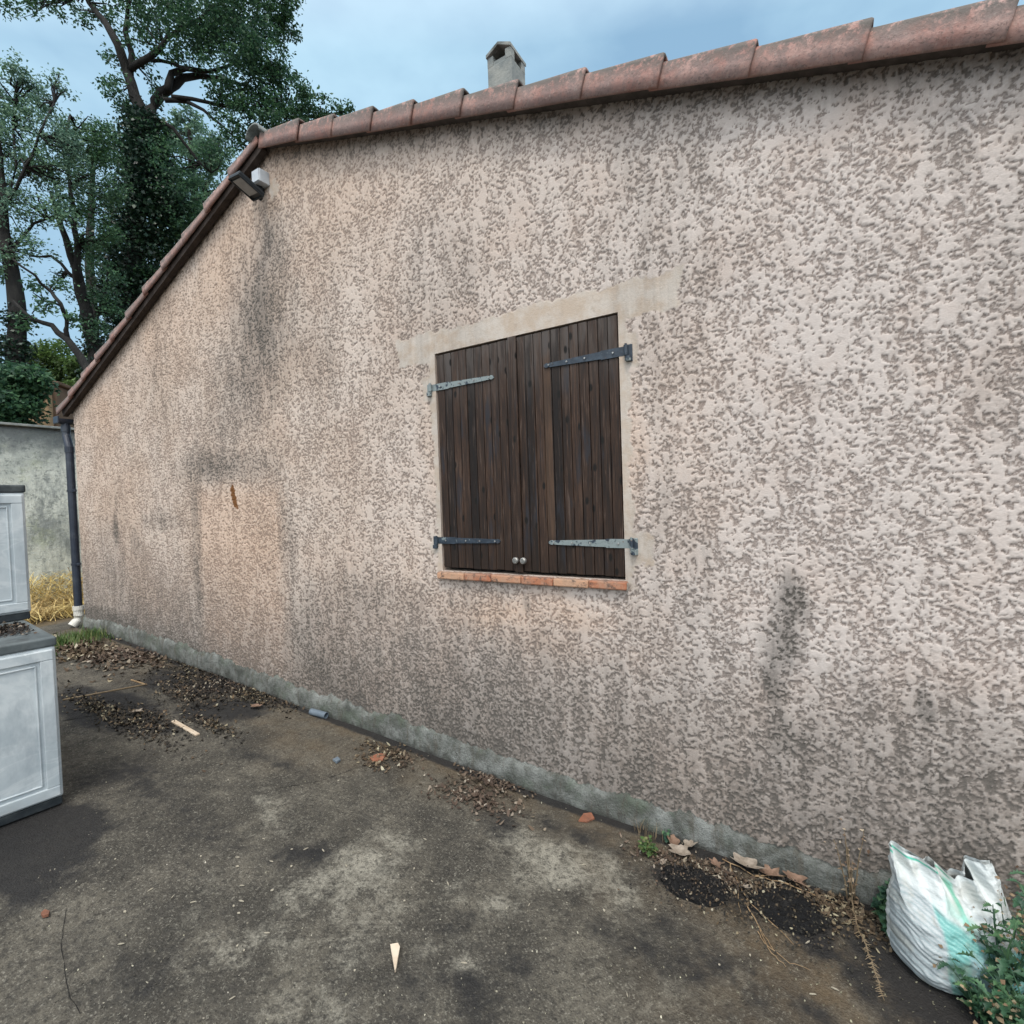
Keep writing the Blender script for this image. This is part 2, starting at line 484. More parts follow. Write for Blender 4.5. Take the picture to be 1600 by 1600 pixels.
M['screw'] = simple('screw_metal', (0.45, 0.45, 0.43), (0.25, 0.25, 0.25), 60, 0.4, 0, metal=0.5)
def sill_mat():
    q = NT('sill_brick')
    oi = q.n('ShaderNodeObjectInfo')
    c = q.mix(oi.outputs['Random'], (0.36, 0.13, 0.065), (0.50, 0.29, 0.18))
    c = q.mix(q.math('MULTIPLY', q.step(q.noise(14, 6, 0.7), 0.4, 0.65), 0.6), c, (0.40, 0.27, 0.19))
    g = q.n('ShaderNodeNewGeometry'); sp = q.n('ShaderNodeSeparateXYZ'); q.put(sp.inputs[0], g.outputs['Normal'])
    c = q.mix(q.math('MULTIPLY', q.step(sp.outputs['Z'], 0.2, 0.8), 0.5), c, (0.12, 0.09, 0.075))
    c = q.mix(q.math('MULTIPLY', q.step(q.noise(34, 6, 0.75), 0.52, 0.62), 0.8), c, (0.08, 0.06, 0.05))
    q.base(c); q.rough(0.88); q.bump(q.noise(60, 5, 0.75), 0.004)
    return q.m
M['sill'] = sill_mat()
M['mortar'] = simple('mortar', (0.28, 0.26, 0.23), (0.38, 0.34, 0.30), 14, 0.95, 0.004)
M['mortar_dark'] = simple('old_mortar', (0.07, 0.06, 0.055), (0.12, 0.10, 0.09), 14, 0.95, 0.004)
M['soffit'] = simple('dark_wood_board', (0.03, 0.022, 0.018), (0.06, 0.045, 0.038), 14, 0.9, 0.004)
M['pvc_dark'] = simple('dark_pvc', (0.012, 0.018, 0.032), (0.022, 0.03, 0.048), 12, 0.38, 0.0004, dirt=(0.05, 0.06, 0.075), spec=0.5)
M['pvc_white'] = simple('white_pvc', (0.55, 0.54, 0.48), (0.66, 0.65, 0.60), 12, 0.45, 0.0006, dirt=(0.30, 0.27, 0.20))
M['box_grey'] = simple('grey_plastic', (0.42, 0.46, 0.50), (0.5, 0.54, 0.58), 12, 0.5, 0.0004)
M['lamp_black'] = simple('black_plastic', (0.012, 0.016, 0.02), (0.02, 0.026, 0.03), 15, 0.5, 0.0004)
M['lamp_glass'] = simple('lamp_glass', (0.16, 0.17, 0.17), (0.20, 0.21, 0.21), 15, 0.15, 0, spec=0.6)
M['chimney'] = simple('chimney_cement', (0.16, 0.18, 0.18), (0.27, 0.28, 0.26), 5, 0.9, 0.008, dirt=(0.07, 0.08, 0.075))
M['chim_dark'] = simple('soot', (0.01, 0.01, 0.01), (0.015, 0.015, 0.015), 5, 0.9, 0)
M['bark'] = simple('bark', (0.009, 0.009, 0.009), (0.022, 0.021, 0.019), 9, 0.9, 0.02, (1, 1, 0.3))
def cab_mat():
    q = NT('weathered_resin')
    c = q.mix(q.step(q.noise(1.8, 5, 0.6, dist=1.4), 0.35, 0.65), (0.36, 0.41, 0.435), (0.50, 0.545, 0.56))
    wv = q.noise(1.3, 4, 0.55, q.mapping((1, 1, 2.3)), 3.0)
    c = q.mix(q.math('MULTIPLY', q.step(q.math('ABSOLUTE', q.math('SUBTRACT', wv, 0.5)), 0.05, 0.0), 0.25), c, (0.64, 0.67, 0.67))
    c = q.mix(q.math('MULTIPLY', q.step(q.noise(3.5, 6, 0.7, q.mapping((1, 1, 0.4))), 0.48, 0.68), 0.6), c, (0.24, 0.28, 0.31))
    sp = q.n('ShaderNodeSeparateXYZ'); q.put(sp.inputs[0], q.P)
    zz = q.math('ADD', sp.outputs['Z'], q.math('MULTIPLY', q.noise(7, 4), 0.25))
    c = q.mix(q.step(zz, 0.42, 0.28, 0, 0.5), c, (0.25, 0.25, 0.22))
    q.base(c); q.rough(0.5)
    q.bump(q.noise(40, 3), 0.0006)
    return q.m
M['resin'] = cab_mat()
M['resin_dark'] = simple('dark_resin', (0.02, 0.026, 0.03), (0.04, 0.048, 0.052), 14, 0.55, 0.0008, dirt=(0.09, 0.10, 0.10))
M['resin_mid'] = simple('grimy_resin_top', (0.07, 0.085, 0.09), (0.13, 0.15, 0.155), 6, 0.6, 0.001, dirt=(0.02, 0.02, 0.02))
M['beige'] = simple('beige_wall', (0.17, 0.115, 0.08), (0.22, 0.15, 0.105), 2, 0.9, 0.01)
M['beige_lit'] = simple('beige_wall_lit', (0.42, 0.29, 0.17), (0.47, 0.33, 0.2), 2, 0.9, 0.01)  # lighter copy of the beige wall, its lit side painted as colour
M['char'] = simple('black_grit', (0.006, 0.006, 0.007), (0.018, 0.018, 0.019), 40, 0.7, 0.03, dirt=(0.045, 0.042, 0.04))
M['wood_pale'] = simple('pale_wood', (0.40, 0.31, 0.22), (0.55, 0.47, 0.37), 12, 0.7, 0.001, (1, 1, 1))
M['wood_brown'] = simple('brown_wood', (0.17, 0.09, 0.05), (0.28, 0.17, 0.10), 12, 0.8, 0.002)
M['clay'] = simple('red_clay', (0.20, 0.075, 0.042), (0.27, 0.115, 0.07), 18, 0.9, 0.003, dirt=(0.12, 0.06, 0.04))
M['steel_grey'] = simple('blue_grey_plastic', (0.10, 0.13, 0.16), (0.15, 0.18, 0.21), 12, 0.5, 0.001)
M['twig'] = simple('dry_twig', (0.20, 0.13, 0.07), (0.30, 0.21, 0.12), 25, 0.85, 0.002)
M['straw_stem'] = simple('dry_stalk', (0.22, 0.17, 0.11), (0.15, 0.11, 0.065), 25, 0.85, 0.001)
M['crack'] = simple('crack_dark', (0.008, 0.008, 0.008), (0.012, 0.011, 0.01), 30, 0.95, 0)
M['litter'] = leaf_mat('dead_leaves', [(0, (0.035, 0.024, 0.018)), (0.45, (0.075, 0.05, 0.036)), (0.78, (0.13, 0.095, 0.07)), (0.93, (0.23, 0.19, 0.15)), (1, (0.36, 0.32, 0.27))], 0.1, 0.8)
M['dirt_bits'] = leaf_mat('dark_debris', [(0, (0.010, 0.009, 0.009)), (0.6, (0.03, 0.025, 0.022)), (0.88, (0.09, 0.06, 0.04)), (1, (0.25, 0.22, 0.18))], 0.0, 0.9)
M['straw'] = leaf_mat('straw', [(0, (0.22, 0.14, 0.05)), (0.5, (0.46, 0.33, 0.13)), (1, (0.62, 0.5, 0.26))], 0.15, 0.7)
M['leaf_dark'] = leaf_mat('foliage_dark', [(0, (0.018, 0.050, 0.036)), (0.5, (0.04, 0.098, 0.058)), (1, (0.085, 0.17, 0.085))])
M['leaf_mid'] = leaf_mat('foliage_mid', [(0, (0.03, 0.075, 0.05)), (0.5, (0.06, 0.13, 0.078)), (1, (0.10, 0.19, 0.10))], 0.3)
M['leaf_pale'] = leaf_mat('foliage_pale', [(0, (0.06, 0.125, 0.095)), (0.5, (0.105, 0.195, 0.145)), (1, (0.17, 0.27, 0.18))], 0.35)
M['leaf_lime'] = leaf_mat('foliage_lime', [(0, (0.04, 0.08, 0.025)), (0.5, (0.075, 0.13, 0.04)), (1, (0.12, 0.19, 0.06))], 0.35)
M['ivy'] = leaf_mat('ivy', [(0, (0.008, 0.022, 0.018)), (0.6, (0.015, 0.038, 0.026)), (1, (0.03, 0.065, 0.036))], 0.15, 0.4)
M['weed'] = leaf_mat('weed_leaf', [(0, (0.022, 0.055, 0.04)), (0.5, (0.04, 0.095, 0.06)), (1, (0.085, 0.16, 0.085))], 0.2, 0.5)
M['grass'] = leaf_mat('grass', [(0, (0.05, 0.09, 0.03)), (0.6, (0.08, 0.15, 0.045)), (1, (0.22, 0.22, 0.10))], 0.25, 0.55)
M['seed'] = leaf_mat('dry_seed_heads', [(0, (0.10, 0.06, 0.04)), (0.5, (0.20, 0.14, 0.10)), (1, (0.34, 0.28, 0.22))], 0.1, 0.85)

# ================================================================== GROUND
def lin(a, b, st): return np.arange(a, b, st)
gx = np.concatenate([-np.geomspace(400, 10.4, 26), lin(-10.2, -8, 0.1), lin(-8, -4, 0.045), lin(-4, 2.6, 0.026), np.geomspace(2.7, 400, 26)])
gy = np.concatenate([-np.geomspace(400, 4.2, 24), lin(-4.1, 0.1, 0.026), np.geomspace(0.15, 400, 26)])
X, Y = np.meshgrid(gx, gy)
Z = gz(X)
near = np.clip(1 - (np.hypot(X + 3, Y + 1) - 8) / 4, 0, 1)
Z = Z + near * ((fbm(X * 1.3, Y * 1.3, 5) - 0.5) * 0.02 + (fbm(X * 9, Y * 9, 9) - 0.5) * 0.006) * np.clip(-Y * 3 + 0.3, 0.15, 1)
def blobs(lst, wob=0.35, seed=50):
    dx = (fbm(X * 2.1, Y * 2.1, seed) - 0.5) * wob * 2; dy = (fbm(X * 2.1 + 31, Y * 2.1, seed + 9) - 0.5) * wob * 2
    A = np.zeros_like(X)
    for (px, py, rx, ry, a) in lst:
        c = onground(px, py)
        A = np.maximum(A, a * np.exp(-(((X + dx - c[0]) / rx) ** 2 + ((Y + dy - c[1]) / ry) ** 2)))
    return A
light = blobs([(560, 1380, .30, .22, .9), (620, 1325, .2, .12, .8), (860, 1365, .38, .20, 1.0), (760, 1320, .3, .12, .5), (480, 1410, .18, .14, .9), (370, 1520, .25, .2, .7),
               (560, 1460, .3, .2, .5), (300, 1550, .2, .2, .6), (740, 1500, .12, .1, .6), (1020, 1555, .10, .06, 0.9), (1150, 1520, .1, .07, .5), (430, 1270, .3, .14, .55), (560, 1220, .3, .1, .3),
               (960, 1440, .2, .12, .45), (760, 1400, .15, .1, .5), (120, 1400, .4, .2, .25), (500, 1540, .5, .2, .55), (640, 1430, .5, .2, .5), (300, 1440, .4, .15, .35), (1000, 1500, .3, .2, .35), (380, 1050, .2, .1, .3), (250, 1160, .4, .15, .25)], 0.25)
dark = blobs([(170, 1108, .7, .25, .95), (300, 1062, .55, .3, .8), (345, 1110, .35, .25, .9), (240, 1135, .3, .12, .6), (200, 1230, .8, .3, .42), (420, 1190, .6, .12, .38), (330, 1300, .4, .15, .35), (900, 1290, .5, .10, .4), (1060, 1500, .5, .25, .38), (250, 1480, .3, .2, .35), (720, 1560, .4, .1, .4), (60, 1310, .5, .2, .95), (20, 1330, .5, .25, .9), (800, 1290, .3, .12, .45), (470, 1330, .25, .16, .45),
              (960, 1480, .25, .16, .35), (1130, 1400, .3, .16, .5), (1085, 1382, .16, .12, 1.0), (1228, 1424, .17, .13, 1.0), (1280, 1580, .3, .1, .4), (150, 1450, .3, .2, .3), (600, 1540, .25, .15, .35), (700, 1440, .15, .15, .4), (820, 1560, .2, .1, .4), (1330, 1480, .12, .3, .5), (1550, 1580, .4, .3, 1.0)], 0.18, 70)
brown = blobs([(1150, 1440, .45, .25, .9), (1300, 1500, .4, .3, .9), (950, 1310, .5, .2, .6), (430, 1140, .8, .2, .5), (540, 1160, .5, .2, .6), (1200, 1560, .4, .2, .5), (280, 1050, .6, .3, .4), (700, 1230, .4, .15, .4)], 0.3, 90)
brown = np.maximum(brown, 0.75 * np.exp(-((Y + 0.06) / 0.16) ** 2) * (X < 1.6) * (X > -7.8))
dark = np.maximum(dark, 0.85 * np.exp(-((Y + 0.03) / 0.06) ** 2) * (X < 1.6) * (X > -7.8))
soil = np.clip((-8.25 - X + (fbm(X * 3, Y * 3, 33) - .5) * .3) / 0.1, 0, 1)
soil = np.maximum(soil, np.clip((np.hypot(X + 3, Y + 1) - 11) / 2, 0, 1))
soil = np.maximum(soil, np.clip((X - 0.62 + (fbm(X * 3, Y * 3, 34) - .5) * .35) / 0.08, 0, 1) * (Y > -2.4))
P = np.stack([X, Y, Z], -1)
me = grid_mesh('ground', P)
for nme, A in (('light', light), ('dark', dark), ('brown', brown), ('soil', soil)): fattr(me, nme, A)
tag(link('ground', me, M['ground'], smooth=True), kind='structure')

def crack(pts, wd=0.004, name='ground_crack'):
    out = []
    for (a, b) in zip(pts[:-1], pts[1:]):
        a = onground(*a); b = onground(*b)
        n = max(3, int(np.linalg.norm(b - a) / 0.02))
        for i in range(n): out.append(a + (b - a) * i / n)
    r = random.Random(len(pts))
    P = []
    off = np.zeros(2)
    for i, p in enumerate(out):
        off = off * 0.7 + np.array([r.uniform(-1, 1), r.uniform(-1, 1)]) * 0.0022
        q = out[min(i + 1, len(out) - 1)] - out[max(i - 1, 0)]
        nrm = np.array([-q[1], q[0], 0]); nrm /= np.linalg.norm(nrm) + 1e-9
        h = wd * r.uniform(0.2, 1.0) / 2
        p = np.array([p[0] + off[0], p[1] + off[1], 0])
        row = []
        for s in (-1, 1):
            v = p + nrm * h * s
            v[2] = gz(v[0]) + float((fbm(np.array([v[0] * 1.3]), np.array([v[1] * 1.3]), 5)[0] - 0.5) * 0.02) + 0.0035
            row.append(v)
        P.append(row)
    me = grid_mesh(name, np.array(P))
    return tag(link(name, me, M['crack']), kind='structure')
crack([(104, 1420), (96, 1470), (98, 1500), (108, 1540), (112, 1560), (128, 1590)], 0.0032)
crack([(330, 1075), (240, 1100), (150, 1118), (92, 1128)], 0.012)
crack([(640, 1165), (560, 1200), (500, 1222), (420, 1236)], 0.005)
def surf(x, y):
    n = np.clip(-y * 3 + 0.3, 0.15, 1)
    return float(gz(x) + ((fbm(np.array([x * 1.3]), np.array([y * 1.3]), 5)[0] - .5) * .02 + (fbm(np.array([x * 9.]), np.array([y * 9.]), 9)[0] - .5) * .006) * n)

# ================================================================== HOUSE
house = empty('house', (-3.1, 0.0, 0.2), 'single storey house with pink beige crushed render gable and terracotta roof edge', 'house')
APEX = (-3.72, 4.56)
LE = (-7.75, 3.02)        # left eave of the gable
RE = (1.45, 3.02)
def ztop(x):
    return np.where(x < APEX[0], APEX[1] + (x - APEX[0]) * (APEX[1] - LE[1]) / (APEX[0] - LE[0]),
                    APEX[1] + (x - APEX[0]) * (RE[1] - APEX[1]) / (RE[0] - APEX[0]))
WX0, WX1, WZ0, WZ1 = -2.112, -0.893, 1.315, 2.705
ax = np.unique(np.round(np.concatenate([np.linspace(-7.75, -4.2, 400), np.linspace(-4.2, WX0, 360), np.linspace(WX0, WX1, 250), np.linspace(WX1, .75, 350), np.linspace(.75, 1.45, 50)]), 5))
az = np.unique(np.round(np.concatenate([np.linspace(-0.1, WZ0, 290), np.linspace(WZ0, WZ1, 285), np.linspace(WZ1, 3.9, 245), np.linspace(3.9, 4.61, 110)]), 5))
XX, ZZ = np.meshgrid(ax, az)
zt = ztop(XX) + 0.05
ZC = np.minimum(ZZ, zt)
r, c = XX.shape
ii = np.arange(r * c).reshape(r, c)
cells = np.stack([ii[:-1, :-1], ii[:-1, 1:], ii[1:, 1:], ii[1:, :-1]], -1)
cx_ = (XX[:-1, :-1] + XX[1:, 1:]) / 2; cz_ = (ZZ[:-1, :-1] + ZZ[1:, 1:]) / 2
hole = (cx_ > WX0) & (cx_ < WX1) & (cz_ > WZ0) & (cz_ < WZ1)
above = (ZZ[:-1, :-1] >= zt[:-1, :-1]) & (ZZ[:-1, 1:] >= zt[:-1, 1:])
keep = ~(hole | above)
# wall attributes
def wb(lst, wob=0.08, seed=120):
    dx = (fbm(XX * 3, ZC * 2, seed) - 0.5) * 2 * wob; dz = (fbm(XX * 3 + 9, ZC * 2, seed + 3) - 0.5) * 2 * wob
    A = np.zeros_like(XX)
    for (px, py, rx, rz, a) in lst:
        q = onwall(px, py)
        A = np.maximum(A, a * np.exp(-(((XX + dx - q[0]) / rx) ** 2 + ((ZC + dz - q[2]) / rz) ** 2)))
    return A
stain = wb([(408, 500, .42, .6, .72), (425, 400, .26, .5, .5), (385, 590, .5, .4, .55), (330, 728, .55, .16, .72), (400, 730, .4, .2, .4), (308, 800, .09, .55, .75), (310, 900, .10, .5, .6),
            (425, 850, .30, .55, .6), (181, 830, .09, .22, .75), (210, 850, .12, .2, .45), (250, 815, .5, .12, .4), (560, 940, .9, .3, .32), (640, 1040, .9, .22, .45), (480, 1040, .4, .25, .4),
            (1237, 950, .06, .13, 1.0), (1225, 1010, .07, .16, .85), (1213, 1065, .06, .14, .85), (1222, 1150, .14, .16, .65), (1250, 1240, .3, .12, .45),
            (1465, 1105, .04, .08, .85), (1455, 1200, .09, .15, .4), (1470, 1290, .4, .12, .5), (1360, 1400, .25, .09, .9), (1500, 1380, .35, .1, .6), (760, 1050, .5, .15, .45), (900, 1130, .6, .15, .4),
            (400, 320, .06, .18, .5), (708, 940, .03, .06, .5), (820, 945, .025, .08, .7), (660, 630, .05, .2, .25), (500, 540, .3, .6, .25), (200, 980, .9, .15, .55), (350, 660, .5, .3, .3), (1100, 1240, .5, .1, .3), (1130, 1140, .3, .2, .3)], 0.06)
streak = fbm(XX * 11, ZC * 0.9, 200, 3)
stain = stain * (0.62 + 0.75 * streak)
gl = gz(XX)
hb = ZC - gl
stain = np.maximum(stain, (0.50 + 0.25 * (fbm(XX * 2, ZC * 3, 220) - .5)) * np.exp(-((hb - 0.12) / 0.22) ** 2))
stain = np.maximum(stain, 0.74 * np.clip(1 - (hb - .1) / 1.0, 0, 1) ** .8 * (0.55 + 0.9 * fbm(XX * 1.5, ZC * 1.2, 230)) * np.clip((XX + 6.5) / 3, .5, 1))
stain = np.maximum(stain, np.clip((fbm(XX * 2.6, ZC * 3.5, 245) - .40) * 5, 0, .95) * np.exp(-((hb - .12) / .20) ** 2))
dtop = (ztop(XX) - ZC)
stain = np.maximum(stain, 0.42 * np.exp(-(dtop / 0.10) ** 2))  # band below the roof edge: eave shade painted in together with dirt
stain = np.maximum(stain, 0.20 * np.clip((fbm(XX * 1.6, ZC * 0.7, 240) - 0.45) * 5, 0, 1))
warm = wb([(345, 380, .5, .7, .55), (250, 500, .8, .5, .55), (160, 640, .6, .4, .6), (780, 960, .45, .12, .8), (900, 960, .3, .10, .7), (850, 1000, .5, .1, .4), (230, 930, .6, .4, .35),
           (980, 700, .09, .5, .55), (450, 260, .6, .3, .55), (680, 700, .08, .5, .3), (1060, 640, .25, .5, .25), (560, 300, .8, .3, .25), (640, 900, .2, .3, .2), (180, 760, .6, .6, .4)], 0.12, 300)
pale = np.clip((XX + 3.6) / 3.5, 0, 1) * np.clip((hb - .15) / .8, 0, 1)
smoothm = np.zeros_like(XX)
PATCH = True
def sbox(x0, x1, z0, z1, soft=0.03, amp=1.0):
    d = np.maximum(np.maximum(x0 - XX, XX - x1), np.maximum(z0 - ZC, ZC - z1)) + (fbm(XX * 7, ZC * 7, 260) - .5) * 0.05
    return amp * np.clip(0.5 - d / soft / 2, 0, 1)
for b in [(-2.43, -0.575, 2.66, 2.84), (-2.15, -2.08, 1.33, 2.7), (-0.93, -0.85, 1.28, 2.7), (-0.9, -0.74, 1.40, 1.55), (-0.9, -0.80, 2.42, 2.58), (-2.2, -2.08, 1.42, 1.56), (-2.22, -2.1, 2.42, 2.55)]:
    smoothm = np.maximum(smoothm, sbox(*b))
lc = onwall(428, 295)
smoothm = np.maximum(smoothm, np.exp(-(((XX - lc[0]) / .10) ** 2 + ((ZC - lc[2]) / .10) ** 2)) * 0.62)
pl_, pr_ = onwall(314, 900)[0], onwall(445, 900)[0]
pz1 = onwall(330, 765)[2]
pm_ = sbox(pl_, pr_, -1, pz1, 0.10)
stain = stain * (1 - .75 * pm_)
warm = np.maximum(warm * .85 * (1 - .2 * pm_), .62 * pm_)
q1 = onwall(366, 777)
rust = np.exp(-((((XX - q1[0]) - (ZC - q1[2]) * -0.25) / .055) ** 2 + ((ZC - q1[2]) / .13) ** 4))
coarse = np.clip(1.1 - (hb - .1) / (.8 + .45 * fbm(XX * 1.1, ZC * 0, 990, 3)), 0, 1)
# the crushed render itself: trowel flattened lumps standing proud of a rough hollow floor
edge_x = np.minimum(np.maximum(np.maximum(WX0 - XX, XX - WX1), np.maximum(WZ0 - ZC, ZC - WZ1)), .2) / .2
wx_ = (fbm(XX * 34, ZC * 30, 900, 2) - .5) * .018; wz_ = (fbm(XX * 34 + 50, ZC * 30, 905, 2) - .5) * .018
lump = fbm((XX + wx_) * 74, (ZC + wz_) * 66, 910, 3, .55)
skin = fbm(XX * 20, ZC * 7, 920, 3, .6)
grain = fbm((XX - wx_) * 96, (ZC + wz_) * 104, 970, 2, .5)
flat2 = np.clip((grain - .47) / .10, 0, 1)
region = fbm(XX * 1.7, ZC * 1.3, 930, 2)
v_ = lump * .64 + skin * .36 + (region - .5) * .09 + .008 * pale - .05 * coarse
t0 = np.quantile(v_[(XX > -3) & (hb > .8)], .56)
flat = np.clip((v_ - t0) / .022 + .5, 0, 1)
flat = flat * flat * (3 - 2 * flat)
sm2 = np.clip((smoothm * 1.25 + fbm(XX * 24, ZC * 24, 940, 4, .6) * 1.1 - .98) / .22, 0, 1)
floor_ = fbm(XX * 120 + wx_ * 900, ZC * 150, 950, 2, .6)
relief = flat * .0046 + (1 - flat) * (flat2 * .0034 + (floor_ - .5) * .0016)
relief = relief * (1 - sm2) + sm2 * (.0034 + (fbm(XX * 30, ZC * 14, 960, 3) - .5) * .0016)
YY = ((fbm(XX * 1.1, ZC * 1.1, 21) - 0.5) * 0.014) * np.clip(edge_x, 0, 1) - relief
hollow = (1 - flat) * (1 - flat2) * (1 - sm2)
V = np.stack([XX, YY, ZC], -1).reshape(-1, 3)
Fq = cells[keep]
n0 = len(V)
D = 8.6; rv = 0.14; zA = APEX[1]
extra = [((-7.75, D, -0.1), (-7.75, 0, -0.1), (-7.75, 0, 3.02), (-7.75, D, 3.02)),
         ((1.45, 0, -0.1), (1.45, D, -0.1), (1.45, D, 3.02), (1.45, 0, 3.02)),
         ((APEX[0], D, -0.1), (-7.75, D, -0.1), (-7.75, D, 3.02), (APEX[0], D, zA)),
         ((1.45, D, -0.1), (APEX[0], D, -0.1), (APEX[0], D, zA), (1.45, D, 3.02)),
         ((WX0, 0, WZ0), (WX0, 0, WZ1), (WX0, rv, WZ1), (WX0, rv, WZ0)),
         ((WX1, 0, WZ1), (WX1, 0, WZ0), (WX1, rv, WZ0), (WX1, rv, WZ1)),
         ((WX0, 0, WZ1), (WX1, 0, WZ1), (WX1, rv, WZ1), (WX0, rv, WZ1)),
         ((WX1, 0, WZ0), (WX0, 0, WZ0), (WX0, rv, WZ0), (WX1, rv, WZ0))]
used = np.zeros(n0, bool); used[Fq.ravel()] = True
remap = np.cumsum(used) - 1
V = V[used]; Fq = remap[Fq]
n1 = len(V)
V = np.concatenate([V, np.array(extra, float).reshape(-1, 3)])
Fq = np.concatenate([Fq, n1 + np.arange(4 * len(extra)).reshape(-1, 4)])
me = mesh_np('wall', V, Fq)
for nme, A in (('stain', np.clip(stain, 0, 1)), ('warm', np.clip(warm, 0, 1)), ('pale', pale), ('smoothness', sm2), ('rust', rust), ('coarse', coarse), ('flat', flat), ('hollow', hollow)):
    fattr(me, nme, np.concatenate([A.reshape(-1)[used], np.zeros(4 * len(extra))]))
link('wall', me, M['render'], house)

# plinth of bare cement with a ragged upper edge
px_ = np.linspace(-7.76, 1.47, 700)
top = gz(px_) - .012 + np.interp(px_, [-7.8, -6.4, -5.0, -4.3, -2.3, -1.4, -.77, -.28, .05, 1.5], [.15, .165, .19, .17, .155, .15, .12, .15, .15, .15]) + (fbm(px_ * 3.1, px_ * 0, 400, 5, 0.6) - .5) * 0.10 + (fbm(px_ * 15, px_ * 0, 410, 5, 0.75) - .5) * 0.07
rows = []
thick = 0.020 + (fbm(px_ * 2.0, px_ * 0 + 3, 420, 4) - .5) * 0.03
for k, (fy, fz) in enumerate([(0.35, 0.0), (1.0, 0.45), (1.1, 0.75), (0.8, 0.88), (0.5, 0.95), (0.2, 0.99), (0.0, 1.03), (-0.6, 1.03)]):
    zb = gz(px_) - 0.03
    jit = (fbm(px_ * 14, px_ * 0 + k * 1.7, 430 + k, 3) - .5) * 0.010 * (0 < k < 6)
    if fy == 0.35 and fz == 0.0: yy = -thick * 1.35
    else: yy = -thick * fy + jit
    rows.append(np.stack([px_, yy, zb + (top - zb) * fz], -1))
rows = np.array(rows)
me = grid_mesh('plinth', rows)
fattr(me, 'low', np.repeat(np.array([1.0, .6, .3, .15, .35, 0.75, .9, .9])[:, None], len(px_), 1))
link('plinth', me, M['plinth'], house, smooth=True)

# roof deck with canal tiles
roof = None
deck = MB()
ov = -0.06
for s, E_ in ((-1, (LE[0] - 0.16, LE[1] - 0.062)), (1, (RE[0] + 0.2, RE[1] - 0.06))):
    a = Vector((APEX[0], ov, APEX[1] + 0.045)); b = Vector((E_[0], ov, E_[1] + 0.045))
    up = Vector((0, 0, 0.03))
    deck.prism([a, b, b + up, a + up] if s < 0 else [b, a, a + up, b + up], (0, D + 0.2, 0))
roof = deck.build('roof', M['mortar_dark'], house)
# canal tile ribs running down each slope (wavy surface)
def slope_sheet(A0, A1, y0, y1, name):
    L_ = math.hypot(A1[0] - A0[0], A1[1] - A0[1]); dx, dz = (A1[0] - A0[0]) / L_, (A1[1] - A0[1]) / L_
    nx, nz = (-dz, dx) if dx > 0 else (dz, -dx)
    t = np.arange(0, L_ + .02, .02); y = np.arange(y0, y1, .03)
    T, Yg = np.meshgrid(t, y)
    h = 0.085 + 0.03 * np.abs(np.cos(Yg / 0.22 * math.pi)) + 0.022 * ((T / 0.37) % 1.0)
    P = np.stack([A0[0] + T * dx + h * nx, Yg, A0[1] + T * dz + h * nz], -1)
    me = grid_mesh(name, P)
    return link(name, me, M['tile'], roof, smooth=True)
slope_sheet((APEX[0], APEX[1]), (LE[0] - .16, LE[1] - .062), 0.05, D + .1, 'roof_tiles')
slope_sheet((APEX[0], APEX[1]), (RE[0] + .2, RE[1] - .06), 0.05, D + .1, 'roof_tiles')

